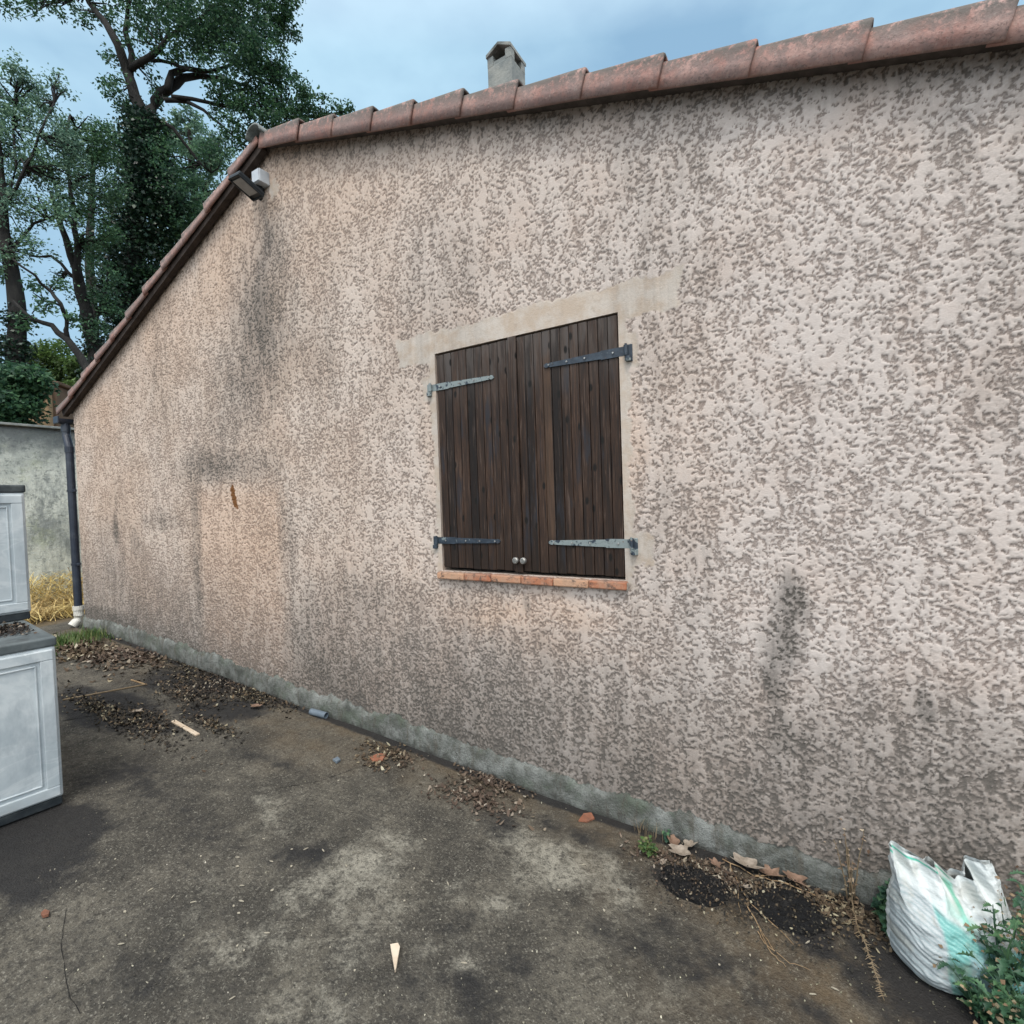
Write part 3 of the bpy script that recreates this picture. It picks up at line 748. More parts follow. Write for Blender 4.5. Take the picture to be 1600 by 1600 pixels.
# rake tiles: an L section, rounded shoulder, hanging down outside the gable
OUT = -0.10
def rake_tile(p0, d, length, up, face=0.135, seed=0):
    """p0: upper end, at the tile's lower edge line; d: unit direction down the slope; up: normal in the plane"""
    rr = random.Random(seed)
    prof = [(OUT, 0.0), (OUT - 0.002, face * 0.4), (OUT - 0.0, face * 0.86), (OUT + 0.004, face * 0.94), (OUT + 0.014, face * 0.985), (OUT + 0.032, face), (OUT + 0.11, face * 0.985), (0.08, face * 0.93), (0.11, face * 0.8)]
    n = len(prof); th = 0.015
    def norm(i):
        a = prof[max(i - 1, 0)]; b = prof[min(i + 1, n - 1)]
        v = (b[0] - a[0], b[1] - a[1]); l = math.hypot(*v)
        return (v[1] / l, -v[0] / l)          # inward
    secs = [0, .12, .3, .5, .7, .9, .985, 1.0]
    V = []; tip = []; tl = []
    yj = rr.uniform(-.004, .004); zj = rr.uniform(-.006, .006); tilt = rr.uniform(-.008, .008)
    for s in secs:
        grow = -0.009 + 0.020 * s
        edge = 1 if s > .95 else 0
        for side in (0, 1):
            for i, (y, z) in enumerate(prof):
                nn = norm(i)
                y_, z_ = y, z
                # flare outwards at the lower end so it laps over the next
                y_ = y_ - (grow if i < 5 else grow * 0.3); z_ = z_ + (grow * 1.5 if i > 2 else grow * (0.3 if i else -0.25))
                if side: y_ += nn[0] * th; z_ += nn[1] * th
                elif s == 1.0: y_ += nn[0] * .004; z_ += nn[1] * .004
                q = Vector((p0[0], 0, p0[1])) + Vector((d[0], 0, d[1])) * (length * s) + Vector((up[0], 0, up[1])) * (z_ + zj + tilt * s)
                q.y = y_ + yj
                V.append(q); tip.append(1 - min(1, s * 4)); tl.append(1.0 if i >= 2 else 0.1)
    Fq = []
    m = 2 * n
    for a in range(len(secs) - 1):
        o, p = a * m, (a + 1) * m
        for i in range(n - 1):
            Fq.append((o + i, o + i + 1, p + i + 1, p + i))
            Fq.append((o + n + i + 1, o + n + i, p + n + i, p + n + i + 1))
        Fq.append((o, p, p + n, o + n)); Fq.append((o + n - 1, o + 2 * n - 1, p + 2 * n - 1, p + n - 1))
    for o in (0, (len(secs) - 1) * m):
        for i in range(n - 1):
            Fq.append((o + i, o + n + i, o + n + i + 1, o + i + 1))
    me = mesh_np('rake_tile', [tuple(v) for v in V], Fq)
    fattr(me, 'tip', tip); fattr(me, 'toplich', tl)
    bmx = bmesh.new(); bmx.from_mesh(me); bmesh.ops.recalc_face_normals(bmx, faces=bmx.faces); bmx.to_mesh(me); bmx.free()
    return link('rake_tile', me, M['tile'], roof, smooth=True)
# bottom-edge line of the tiles, right slope, from the measured points
def rline(x): return np.interp(x, [-3.70, -3.257, -2.162, -1.425, -.718, .15, .612, 2.0], [4.557, 4.430, 4.112, 3.895, 3.69, 3.425, 3.275, 2.84])
xs = [-3.72, -3.245, -2.884, -2.502, -2.155, -1.782, -1.419, -1.025, -.636, -.249, .152, .561, .965, 1.37, 1.70]
for k in range(len(xs) - 1):
    x0, x1 = xs[k], xs[k + 1]
    a = (x0 - (0.045 if k else 0), float(rline(x0 - (0.045 if k else 0)))); b = (x1, float(rline(x1)))
    l = math.hypot(b[0] - a[0], b[1] - a[1]); d = ((b[0] - a[0]) / l, (b[1] - a[1]) / l)
    rake_tile(a, d, l, (-d[1], d[0]), seed=k + 1)
# left slope
A_, B_ = (-3.70, 4.557), (-7.90, 2.925)
L_ = math.hypot(B_[0] - A_[0], B_[1] - A_[1]); d = ((B_[0] - A_[0]) / L_, (B_[1] - A_[1]) / L_)
nt_ = 11
for k in range(nt_):
    s0 = L_ * k / nt_ - (.045 if k else 0); s1 = L_ * (k + 1) / nt_
    u_ = (d[1], -d[0])
    if u_[1] < 0: u_ = (-u_[0], -u_[1])
    rake_tile((A_[0] + d[0] * s0 + u_[0] * .055, A_[1] + d[1] * s0 + u_[1] * .055), d, s1 - s0, u_, face=.075, seed=40 + k)
mb = MB()
u3 = Vector((u_[0], 0, u_[1]))
a_ = Vector((A_[0], -.072, A_[1])) + u3 * .006; b_ = Vector((B_[0] + .05, -.072, B_[1] + .02)) + u3 * .006
mb.prism([a_, b_, b_ + u3 * .055, a_ + u3 * .055], (0, .05, 0))
mb.build('bargeboard', M['soffit'], house)
# ridge end tile and ridge line
mb = MB()
R_ = 0.085
pts = []
for y0, y1 in [(-0.135 + i * .38, -0.135 + (i + 1) * .38 + .03) for i in range(22)]:
    ring = []
    for (y, rr_) in ((y0, R_ + .012), (y1, R_ - .006)):
        ring.append([mb.bm.verts.new((APEX[0] + rr_ * math.cos(t), y, APEX[1] + .085 + rr_ * math.sin(t) * .8)) for t in [math.pi * k / 12 for k in range(13)]])
    for k in range(12): mb.bm.faces.new((ring[0][k], ring[0][k + 1], ring[1][k + 1], ring[1][k]))
rd = mb.build('ridge_tiles', M['chimney'], roof, smooth=True)
md = rd.modifiers.new('thick', 'SOLIDIFY'); md.thickness = .014

# chimney with a capped top
cc = atw(791, 100, 6.7)
ch_rot = Matrix.Rotation(math.radians(0), 3, 'Z')
mb = MB()
cs = 0.36
zc_top = 0
cz0 = cc[2]
tpz = atw(793, 88, 6.7)[2]
mb.box((cc[0], cc[1], tpz - .75), (cs, cs, 1.1), bevel=.012)
for sx in (-1, 1):
    for sy in (-1, 1):
        mb.box((cc[0] + sx * (cs / 2 - .045), cc[1] + sy * (cs / 2 - .045), tpz - .14), (.09, .09, .13), bevel=.006)
# gabled slabs of the cap
for sx in (-1, 1):
    mb.prism([(cc[0], cc[1] - cs / 2 - .02, tpz + .01), (cc[0] + sx * (cs / 2 + .006), cc[1] - cs / 2 - .02, tpz - .085), (cc[0] + sx * (cs / 2 + .006), cc[1] - cs / 2 - .02, tpz - .045), (cc[0], cc[1] - cs / 2 - .02, tpz + .045)], (0, cs + .04, 0))
for sy in (-1, 1):
    mb.prism([(cc[0] - .10, cc[1] + sy * (cs / 2 - .03) - .02, tpz - .2), (cc[0] + .10, cc[1] + sy * (cs / 2 - .03) - .02, tpz - .2), (cc[0] + .10, cc[1] + sy * (cs / 2 - .03) - .02, tpz - .15), (cc[0] - .10, cc[1] + sy * (cs / 2 - .03) - .02, tpz - .15)], (0, .04, 0))
chim = mb.build('chimney', M['chimney'], house)
mb = MB(); mb.box((cc[0], cc[1], tpz - .15), (.2, .2, .16)); mb.build('flue', M['chim_dark'], chim)

# gutter along the left eave and the downpipe
mb = MB()
ex, ez = LE[0] - .17, LE[1] - .14
n = 12
ringa = []
for y in (-0.12, D + .05):
    ro = [mb.bm.verts.new((ex + .065 * math.cos(t), y, ez + .045 + .065 * math.sin(t))) for t in [math.pi + math.pi * k / n for k in range(n + 1)]]
    ri = [mb.bm.verts.new((ex + .058 * math.cos(t), y, ez + .047 + .058 * math.sin(t))) for t in [math.pi + math.pi * k / n for k in range(n + 1)]]
    ringa.append((ro, ri))
(a0, b0), (a1, b1) = ringa
for k in range(n):
    mb.bm.faces.new((a0[k], a0[k + 1], a1[k + 1], a1[k])); mb.bm.faces.new((b0[k + 1], b0[k], b1[k], b1[k + 1]))
    mb.bm.faces.new((a0[k], b0[k], b0[k + 1], a0[k + 1]))
mb.bm.faces.new(a0[::-1] )
mb.box((ex, -0.118, ez + .03), (.14, .02, .085), bevel=.006)
gut = mb.build('gutter', M['pvc_dark'], house)
dp0 = (ex, -0.03, ez - .01)
pz = gz(-7.95)
mb = MB()
mb.tube([(ex, -.03, ez - .0), (ex, -.03, ez - .13), (ex + .015, -.03, ez - .17), (ex + .06, -.03, ez - .27), (ex + .075, -.03, ez - .31), (ex + .075, -.03, ez - .5), (ex + .075, -.03, pz + .20)], .042, 16)
for zz in (ez - .07, ez - .33): mb.tube([(ex + (0 if zz > ez - .2 else .075), -.03, zz + .035), (ex + (0 if zz > ez - .2 else .075), -.03, zz - .035)], .048, 16)
dp = mb.build('downpipe', M['pvc_dark'], house, smooth=False)
for zz in (1.15, 2.05):
    mb = MB()
    mb.tube([(ex + .075, -.03, zz + .013), (ex + .075, -.03, zz - .013)], .049, 16)
    mb.box((ex + .14, -.03, zz), (.07, .02, .03), bevel=.003)
    mb.build('pipe_clip', M['pvc_dark'], dp)
mb = MB()
bx_ = ex + .075
mb.tube([(bx_, -.03, pz + .24), (bx_, -.03, pz + .13), (bx_ + .0, -.05, pz + .07), (bx_, -.10, pz + .015)], [.052, .052, .05, .05], 16)
mb.tube([(bx_, -.03, pz + .25), (bx_, -.03, pz + .20)], .058, 16)
mb.build('drain_boot', M['pvc_white'], dp, smooth=False)

# shutters
def shutter(x0, x1, z0, z1, npl, mat, seed):
    rr = random.Random(seed)
    bmx = MB()
    pw = (x1 - x0) / npl
    for k in range(npl):
        cx = x0 + pw * (k + .5)
        dyy = rr.uniform(-.0015, .0015); dz0 = rr.uniform(0, .005); dz1 = rr.uniform(0, .003)
        bmx.box((cx, .014 + dyy, (z0 + z1) / 2 + (dz0 - dz1) / 2), (pw - .0035, .024, z1 - z0 - dz0 - dz1), bevel=.0035, seg=2)
    bmx.box(((x0 + x1) / 2, .031, (z0 + z1) / 2), (x1 - x0 - .01, .012, z1 - z0 - .01))
    return bmx.build('shutter', mat, house)
xm = -1.523
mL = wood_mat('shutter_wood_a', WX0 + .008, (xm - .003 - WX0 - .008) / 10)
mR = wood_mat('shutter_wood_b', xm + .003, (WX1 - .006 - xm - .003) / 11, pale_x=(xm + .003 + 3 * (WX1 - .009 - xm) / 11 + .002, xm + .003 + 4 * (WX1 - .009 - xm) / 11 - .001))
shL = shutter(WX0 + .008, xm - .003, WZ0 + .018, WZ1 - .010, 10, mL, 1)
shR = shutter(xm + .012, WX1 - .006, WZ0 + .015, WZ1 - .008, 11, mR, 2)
shL['label'] = 'left dark brown plank shutter with grey centre batten'
shR['label'] = 'right dark brown plank shutter with one paler plank'
mb = MB(); mb.box((xm - .012, -.004, (WZ0 + WZ1) / 2 + .006), (.052, .016, WZ1 - WZ0 - .016), bevel=.004); mb.build('batten', mL, shL)
mb = MB(); mb.box(((WX0 + WX1) / 2, .10, (WZ0 + WZ1) / 2), (WX1 - WX0, .03, WZ1 - WZ0)); mb.build('window', M['chim_dark'], house)
# nail heads
def hinge(tipx, pinx, z, par, mat, zr=0.0, w0=.038, w1=.026):
    s = 1 if pinx > tipx else -1
    mb = MB()
    yf = -.0015
    L_ = abs(pinx - tipx)
    pts = [(0, w1 * .16), (.010, w1 * .42), (.022, w1 * .5), (.030, w1 * .32), (.038, w1 * .46), (L_ * .7, w0 * .47), (L_ * .71, w0 * .56), (L_, w0 * .56)]
    poly = [(tipx + s * a, -yf, z - b) for a, b in pts] + [(tipx + s * a, -yf, z + b) for a, b in pts[::-1]]
    mb.prism(poly, (0, -.006, 0))
    # knuckle and wall pin
    mb.tube([(pinx, -.016, z + w0 * .62), (pinx, -.016, z - w0 * .62)], .011, 12)
    mb.tube([(pinx, -.016, z + w0 * .8), (pinx, -.016, z - w0 * 1.25)], .0065, 10)
    mb.tube([(pinx + s * .012, -.016, z - w0 * .75), (pinx + s * .012, -.016, z - w0 * 1.35)], .015, 12)
    mb.box((pinx + s * .014, -.004, z - w0 * 0.35), (.034, .010, w0 * 2.1), bevel=.003)
    h = mb.build('hinge', mat, par)
    for f in (.07, .3, .52, .85):
        mb = MB()
        x = tipx + s * L_ * f
        mb.tube([(x, -.0105, z), (x, -.0135, z)], [.0055, .004], 10)
        sc_ = mb.build('screw', M['screw'], None)
        sc_.parent = par
        sc_.matrix_parent_inverse = par.matrix_basis.inverted()
        sc_.name = 'hinge_screw'
    return h
def fix_parent(): pass
hinge(-1.668, -2.150, 2.492, shL, M['hinge_worn'])
hinge(-1.664, -2.147, 1.510, shL, M['hinge'])
hinge(-1.332, -0.852, 2.500, shR, M['hinge'], w0=.042)
hinge(-1.336, -0.852, 1.508, shR, M['hinge_worn'], w0=.042)
for x, par in ((-1.549, shL), (-1.497, shR)):
    mb = MB()
    z = 1.400
    mb.tube([(x, .012, z), (x, -.012, z), (x, -.016, z), (x, -.03, z), (x, -.034, z)], [.008, .008, .019, .019, .014], 20)
    mb.tube([(x, -.033, z), (x, -.037, z)], [.006, .005], 10)
    mb.build('knob', M['knob'], par, smooth=False)

# window sill of thin bricks set in mortar
sill = MB(); sill.box(((WX0 + WX1) / 2 - .0, .028, WZ0 - .030), (WX1 - WX0 + .03, .10, .040)); sill = sill.build('window_sill', M['mortar'], house)
edges = [688, 730, 772, 818, 868, 923, 981]
tz = [onwall(e, 900)[0] for e in edges]
tz[0], tz[-1] = -2.137, -.878
for k in range(6):
    mb = MB()
    x0, x1 = tz[k] + .002, tz[k + 1] - .002
    mb.box(((x0 + x1) / 2, -.006 + .002 * (k % 2), WZ0 - .0265 + .001 * ((k * 7) % 3 - 1)), (x1 - x0, .068, .046), bevel=.009, seg=3)
    mb.build('sill_brick', M['sill'], sill, smooth=False)

# ---- lamp and junction box high on the gable
lp = onwall(409, 297)
fl = empty('floodlight', lp, 'small black LED floodlight on a bracket high under the gable peak', 'floodlight')
lpv = Vector(lp)
hc = Vector(onwall(386, 290.5, -.20))
rotf = Matrix.Rotation(math.radians(-20), 3, 'X') @ Matrix.Rotation(math.radians(6), 3, 'Y')
mb = MB(); mb.box(hc, (.145, .215, .028), rot=rotf, bevel=.008)
for k in range(6): mb.box(hc + rotf @ Vector((-.05 + .020 * k, 0, .020)), (.005, .17, .016), rot=rotf)
for sx in (-1, 1): mb.box(hc + rotf @ Vector((sx * .066, 0, -.018)), (.012, .215, .012), rot=rotf, bevel=.003)
for sy in (-1, 1): mb.box(hc + rotf @ Vector((0, sy * .1015, -.018)), (.12, .012, .011), rot=rotf, bevel=.003)
mb.build('housing', M['lamp_black'], fl)
mb = MB(); mb.box(hc + rotf @ Vector((0, -.008, -.017)), (.11, .14, .006), rot=rotf, bevel=.001); mb.build('lens', M['lamp_glass'], fl)
mb = MB()
mb.box(lpv + Vector((0, -.012, 0)), (.09, .022, .08), bevel=.004)
mb.tube([lpv + Vector((0, -.02, 0)), lpv + Vector((-.01, -.06, .0)), hc + rotf @ Vector((.0, .115, -.0))], .018, 10)
mb.build('bracket', M['lamp_black'], fl)
mb = MB()
mb.tube([lpv + Vector((.03, -.03, -.02)), lpv + Vector((.03, -.075, -.035))], [.032, .026], 14)
mb.build('motion_sensor', M['lamp_black'], fl)
mb = MB(); mb.tube([lpv + Vector((.0, -.022, -.03)), lpv + Vector((.01, -.04, -.09)), lpv + Vector((.03, -.03, -.11))], .005, 6); mb.build('cable', M['lamp_black'], fl)
jf = Vector(onwall(399.5, 275, -.09))
jb = MB(); jb.box(jf + Vector((0, .045, 0)), (.098, .088, .10), bevel=.006)
jbo = jb.build('junction_box', M['box_grey']); tag(jbo, 'pale grey junction box fixed above the black floodlight', 'junction box')
mb = MB(); mb.box(jf + Vector((0, -.002, 0)), (.088, .008, .09), bevel=.002); mb.build('lid', M['box_grey'], jbo)

# ================================================================== BOUNDARY WALL, FAR BUILDING
yy = np.linspace(-7, 7, 140); zz_ = np.linspace(0, 1, 30)
Yg, Zg = np.meshgrid(yy, zz_)
topz = 3.12 - (Yg + .0) * 0.006 + (fbm(Yg * 2, Yg * 0, 500) - .5) * .03
Zw = 0.1 + (topz - 0.1) * Zg
Xw = -10.35 + (fbm(Yg * 1.2, Zw * 1.2, 510) - .5) * .04
me = grid_mesh('boundary_wall', np.stack([Xw, Yg, Zw], -1))
bw = link('boundary_wall', me, M['oldwall'], smooth=True)
md = bw.modifiers.new('thick', 'SOLIDIFY'); md.thickness = .2; md.offset = -1
tag(bw, 'weathered white cement boundary wall with black algae streaks', 'wall')
mb = MB()
mb.box((-10.43, 0, 3.135), (.30, 14.0, .035), bevel=.006)
mb.build('coping', M['chimney'], bw)

fb = atw(112, 640, 14.5)
hb_ = empty('far_building', (fb[0], fb[1], 0.4), 'small plain beige building half hidden behind the trees at the eave', 'building')
mb = MB()
pA = atw(90, 640, 14.5); pB = atw(150, 640, 16.5); 
dirx = Vector((pB[0] - pA[0], pB[1] - pA[1], 0)).normalized(); nor = Vector((-dirx.y, dirx.x, 0))
ht = atw(100, 602, 14.5)[2]
base = Vector((pA[0], pA[1], 0.3)); ang = math.atan2(dirx.y, dirx.x)
mb.box(base + dirx * 2.5 + nor * 1.6 + Vector((0, 0, (ht - .3) / 2)), (5, 3.2, ht - .3), rot=Matrix.Rotation(ang, 3, 'Z'), bevel=.03)
mb.build('wall', M['beige'], hb_)
mb = MB()
mb.box(base + dirx * -.11 + nor * 1.6 + Vector((0, 0, (ht - .3) / 2 - .04)), (.2, 3.0, ht - .4), rot=Matrix.Rotation(ang, 3, 'Z'), bevel=.01)
mb.build('end_wall_lit', M['beige_lit'], hb_)  # slab over the end wall, carries the painted lit tone
mb = MB()
mb.box(base + dirx * 2.5 + nor * 1.6 + Vector((0, 0, ht - .3 + .06)), (5.2, 3.4, .1), rot=Matrix.Rotation(ang, 3, 'Z'), bevel=.03)
mb.build('roof', M['beige'], hb_)

# ================================================================== TREES
def leaves_mesh(C, size, aspect=0.55, flat=0.35, rng=RNG, fold=0.25):
    n = len(C)
    d = rng.normal(size=(n, 3)); d[:, 2] = d[:, 2] * 0.6 - 0.25
    d /= np.linalg.norm(d, axis=1)[:, None]
    up = rng.normal(size=(n, 3)); up[:, 2] += 1.2
    s = np.cross(d, up); s /= np.linalg.norm(s, axis=1)[:, None] + 1e-9
    nn = np.cross(s, d)
    L_ = size * rng.uniform(.6, 1.25, n)[:, None]
    a = C; b = C + d * L_ * .45 + s * L_ * aspect / 2 + nn * L_ * fold * .3; c = C + d * L_ - nn * L_ * .12; e = C + d * L_ * .45 - s * L_ * aspect / 2 + nn * L_ * fold * .3
    V = np.stack([a, b, c, e], 1).reshape(-1, 3)
    Fq = np.arange(4 * n).reshape(n, 4)
    return V, Fq
def tree(name, label, wd, limbs, clumps, leafm, seed, leaf=.11, group=None, extra=None, twigs=5, dens=1.0, cat='tree'):
    rng = np.random.default_rng(seed); rr = random.Random(seed)
    bx = limbs[0][0]
    b = atw(bx[0], bx[1], wd)
    root = empty(name, (b[0], b[1], .4), label, cat, group)
    mb = MB()
    pts_all = []
    for li, lb in enumerate(limbs):
        ps = []
        off = 0.0
        for i, q in enumerate(lb):
            px, py, rad = q[:3]
            if i and li: off += rr.uniform(-.35, .35)
            p = atw(px, py, wd + off)
            ps.append((Vector(p), rad))
        if li == 0: ps.insert(0, (Vector((b[0], b[1], .35)), lb[0][2] * 1.25))
        # resample with a little wobble
        P_, R_ = [], []
        for (a, ra), (c, rc) in zip(ps[:-1], ps[1:]):
            m = max(2, int((c - a).length / .35))
            for k in range(m):
                t = k / m
                P_.append(a.lerp(c, t) + Vector((rr.uniform(-1, 1), rr.uniform(-1, 1), rr.uniform(-1, 1))) * .03); R_.append(ra + (rc - ra) * t)
        P_.append(ps[-1][0]); R_.append(ps[-1][1])
        mb.tube(P_, R_, 8 if R_[0] > .06 else 5)
        pts_all += P_
    C = []
    PA = np.array([tuple(p) for p in pts_all])
    for (px, py, rpx, n) in clumps:
        c0 = atw(px, py, wd + rr.uniform(-.6, .6) * rpx / 800 * wd)
        R = rpx / 800 * wd
        i = np.argmin(np.linalg.norm(PA - c0, axis=1) + np.maximum(0, PA[:, 2] - c0[2]) * .5)
        src = Vector(PA[i])
        for t in range(twigs):
            v = rng.normal(size=3); v /= np.linalg.norm(v)
            tgt = Vector(c0 + v * R * rng.uniform(.4, .95))
            mid = src.lerp(tgt, .5) + Vector(rng.normal(size=3)) * R * .15
            mid2 = src.lerp(tgt, .8) + Vector(rng.normal(size=3)) * R * .12
            mb.tube([src, mid, mid2, tgt], [.022 + R * .012, .015 + R * .006, .01, .004], 4, cap=False)
        k = max(4, int(n * .016 * dens) + 4)
        u = rng.normal(size=(k, 3)); u /= np.linalg.norm(u, axis=1)[:, None]
        sub = c0 + u * (R * rng.uniform(.15, 1.0, k) ** .6)[:, None]
        m = int(n * dens)
        idx = rng.integers(0, k, m)
        C.append(sub[idx] + rng.normal(size=(m, 3)) * np.array([1, 1, .7]) * (R * .10 + .06))
    mb.build('trunk', M['bark'], root, smooth=True)
    V, Fq = leaves_mesh(np.concatenate(C), leaf, rng=rng)
    link('crown', mesh_np('crown', V, Fq), leafm, root)
    if extra:
        C = []
        for (px, py, rpx, n) in extra:
            c0 = atw(px, py, wd); R = rpx / 800 * wd
            u = rng.normal(size=(n, 3)); u /= np.linalg.norm(u, axis=1)[:, None]
            C.append(c0 + u * (R * rng.uniform(.5, 1.0, n))[:, None] + rng.normal(size=(n, 3)) * .09)
        V, Fq = leaves_mesh(np.concatenate(C), leaf * 1.05, aspect=.8, rng=rng)
        link('ivy', mesh_np('ivy', V, Fq), M['ivy'], root)
    return root

tree('oak_tree', 'tall dark oak with an ivy clad trunk forking above the roof peak', 17,
     [[(198, 640, .34), (200, 560, .32), (210, 400, .30), (217, 250, .27), (226, 185, .24)],
      [(226, 188, .20), (212, 150, .17), (200, 115, .15), (186, 72, .13), (165, 35, .10), (140, 5, .07), (120, -30, .04)],
      [(203, 120, .11), (205, 85, .1), (196, 50, .08), (200, 10, .06), (215, -40, .04)],
      [(230, 188, .18), (243, 158, .17), (262, 140, .15), (285, 122, .13), (310, 118, .10), (345, 122, .07), (390, 135, .04)],
      [(262, 142, .12), (268, 115, .10), (292, 106, .08), (330, 112, .06), (380, 95, .04)],
      [(203, 110, .11), (222, 96, .10), (240, 84, .09), (262, 60, .07), (310, 30, .05), (360, -10, .03)],
      [(236, 92, .06), (270, 100, .05), (300, 110, .05)],
      [(258, 158, .08), (290, 157, .07), (318, 172, .05), (345, 195, .04), (380, 225, .02)],
      [(268, 152, .07), (300, 155, .06), (350, 165, .05), (420, 180, .03), (500, 185, .02)],
      [(235, 182, .07), (270, 200, .06), (300, 240, .045), (330, 270, .03)]],
     [(165, 15, 38, 900), (235, 10, 50, 2200), (310, 15, 62, 4200), (395, 5, 58, 4000), (437, 45, 26, 1300), (445, 5, 20, 700), (290, 62, 42, 1800), (352, 62, 50, 3400), (415, 85, 42, 2500),
      (365, 115, 44, 2400), (430, 138, 48, 3000), (480, 165, 30, 1400), (400, 172, 40, 2000), (345, 155, 26, 700), (522, 176, 20, 450), (548, 172, 10, 150), (180, 130, 26, 500), (168, 88, 16, 160), (205, 160, 26, 500), (225, 60, 34, 800),
      (55, 8, 26, 420), (18, 12, 18, 260), (95, -5, 30, 500), (385, 215, 30, 900), (355, 200, 24, 450), (440, 190, 30, 1200), (230, 120, 22, 240), (300, -60, 110, 7000), (180, -60, 80, 2600), (420, -50, 50, 1500), (130, 25, 16, 160), (490, 190, 26, 900), (330, 235, 26, 400), (250, 150, 14, 80), (232, 200, 40, 1500), (262, 250, 36, 1400), (180, 330, 45, 1500), (165, 400, 40, 1500), (175, 470, 36, 1200), (285, 300, 40, 1600), (295, 350, 40, 1600), (255, 380, 45, 1700), (230, 430, 40, 1500)],
     M['leaf_dark'], 3, leaf=.12, twigs=5, dens=0.74,
     extra=[(228, 205, 34, 1400), (226, 245, 40, 2200), (230, 290, 46, 2600), (228, 345, 52, 3000), (215, 405, 56, 3200), (205, 465, 52, 3000), (212, 525, 46, 2600), (262, 320, 34, 1400), (195, 590, 60, 2600)])
tree('ash_tree', 'slender pale leaved tree with a thick trunk at the left edge of the photo', 13,
     [[(22, 640, .22), (27, 540, .20), (26, 470, .18), (16, 420, .16), (8, 360, .13), (2, 300, .10), (-4, 220, .07)],
      [(20, 440, .06), (-10, 350, .05), (-40, 250, .04)],
      [(4, 320, .05), (30, 290, .04), (60, 210, .03), (85, 160, .02)],
      [(6, 345, .05), (25, 260, .035), (20, 180, .025), (30, 120, .015)],
      [(12, 400, .05), (50, 350, .035), (100, 330, .02)]],
     [(12, 150, 36, 900), (45, 130, 22, 400), (25, 110, 20, 300), (92, 128, 16, 220), (70, 165, 22, 420), (40, 200, 42, 1200), (88, 215, 34, 900), (15, 250, 40, 1100), (62, 262, 36, 1000), (100, 275, 30, 700), (20, 320, 36, 700), (70, 325, 34, 600), (-30, 200, 60, 1600), (-40, 320, 60, 1600), (105, 345, 22, 260), (20, 395, 26, 260), (-10, 420, 20, 300), (60, 385, 24, 240), (112, 232, 20, 300)],
     M['leaf_pale'], 5, leaf=.085, twigs=8, dens=1.15, extra=[(26, 500, 18, 500), (24, 545, 22, 700), (22, 590, 30, 900), (0, 560, 36, 1200), (5, 615, 50, 1800)])
tree('leaning_tree', 'leaning tree with a forked trunk in front of the dark oak', 14.5,
     [[(158, 640, .20), (150, 560, .18), (138, 500, .16), (124, 440, .14), (112, 400, .10), (96, 350, .07), (80, 300, .05)],
      [(126, 450, .10), (120, 400, .08), (116, 330, .06), (100, 240, .04), (110, 180, .02)],
      [(120, 410, .06), (100, 370, .05), (92, 310, .035), (70, 230, .02)],
      [(122, 440, .05), (80, 400, .04), (45, 400, .02)],
      [(145, 530, .04), (165, 450, .03), (170, 400, .02)]],
     [(140, 235, 34, 800), (165, 250, 26, 600), (130, 290, 30, 700), (150, 330, 30, 600), (165, 215, 24, 500), (120, 200, 20, 300), (170, 290, 26, 600), (145, 385, 24, 360), (165, 430, 24, 500), (175, 480, 22, 500), (120, 330, 20, 220), (100, 300, 18, 180), (90, 430, 14, 100), (125, 395, 16, 120), (165, 365, 24, 380), (135, 470, 18, 220), (160, 520, 20, 300)],
     M['leaf_mid'], 8, leaf=.085, twigs=7, dens=1.25, extra=[(146, 540, 14, 420), (140, 505, 12, 300), (155, 580, 16, 500)])
tree('bare_branched_tree', 'thin crooked dark tree with bare limbs low between the trunks', 12.5,
     [[(165, 640, .11), (145, 590, .10), (125, 558, .09), (104, 530, .08), (80, 508, .06), (50, 498, .045), (20, 470, .03)],
      [(106, 532, .06), (103, 500, .05), (96, 475, .045), (80, 455, .04), (52, 430, .03), (20, 405, .02)],
      [(96, 478, .03), (70, 470, .02), (50, 490, .012)]],
     [(70, 480, 16, 110), (90, 445, 14, 100), (50, 450, 14, 90), (110, 500, 12, 100), (40, 500, 14, 110)],
     M['leaf_mid'], 12, leaf=.11, twigs=3)
tree('lime_shrub_tree', 'bright yellow green bushy tree low behind the left trees', 20,
     [[(95, 650, .12), (92, 600, .10), (88, 570, .06)]],
     [(85, 565, 32, 2600), (120, 580, 26, 1800), (60, 585, 26, 1600), (130, 612, 26, 1500), (95, 605, 34, 2200), (60, 550, 18, 800)],
     M['leaf_lime'], 14, leaf=.15, twigs=3)
tree('dark_shrub', 'dark evergreen shrub rising over the white boundary wall', 11.8,
     [[(30, 660, .10), (30, 620, .08), (35, 600, .05)]],
     [(10, 600, 34, 2600), (40, 618, 24, 1500), (-20, 610, 40, 2200), (20, 640, 36, 2200), (60, 592, 18, 800)],
     M['leaf_dark'], 15, leaf=.12, twigs=4, cat='shrub')
tree('distant_tree', 'pale hazy tree seen through the gap between oak and roof', 28,
     [[(320, 640, .3), (315, 400, .25), (300, 260, .18), (295, 200, .1)], [(312, 330, .12), (335, 250, .08), (345, 210, .05)]],
     [(300, 200, 34, 1300), (270, 215, 26, 900), (325, 225, 30, 1100), (300, 245, 36, 1300), (335, 260, 30, 900), (282, 180, 20, 500), (320, 300, 40, 1500), (280, 290, 40, 1500), (300, 340, 40, 1200), (345, 225, 20, 500), (260, 340, 40, 1200)],
     M['leaf_pale'], 17, leaf=.2, twigs=5, dens=.75)
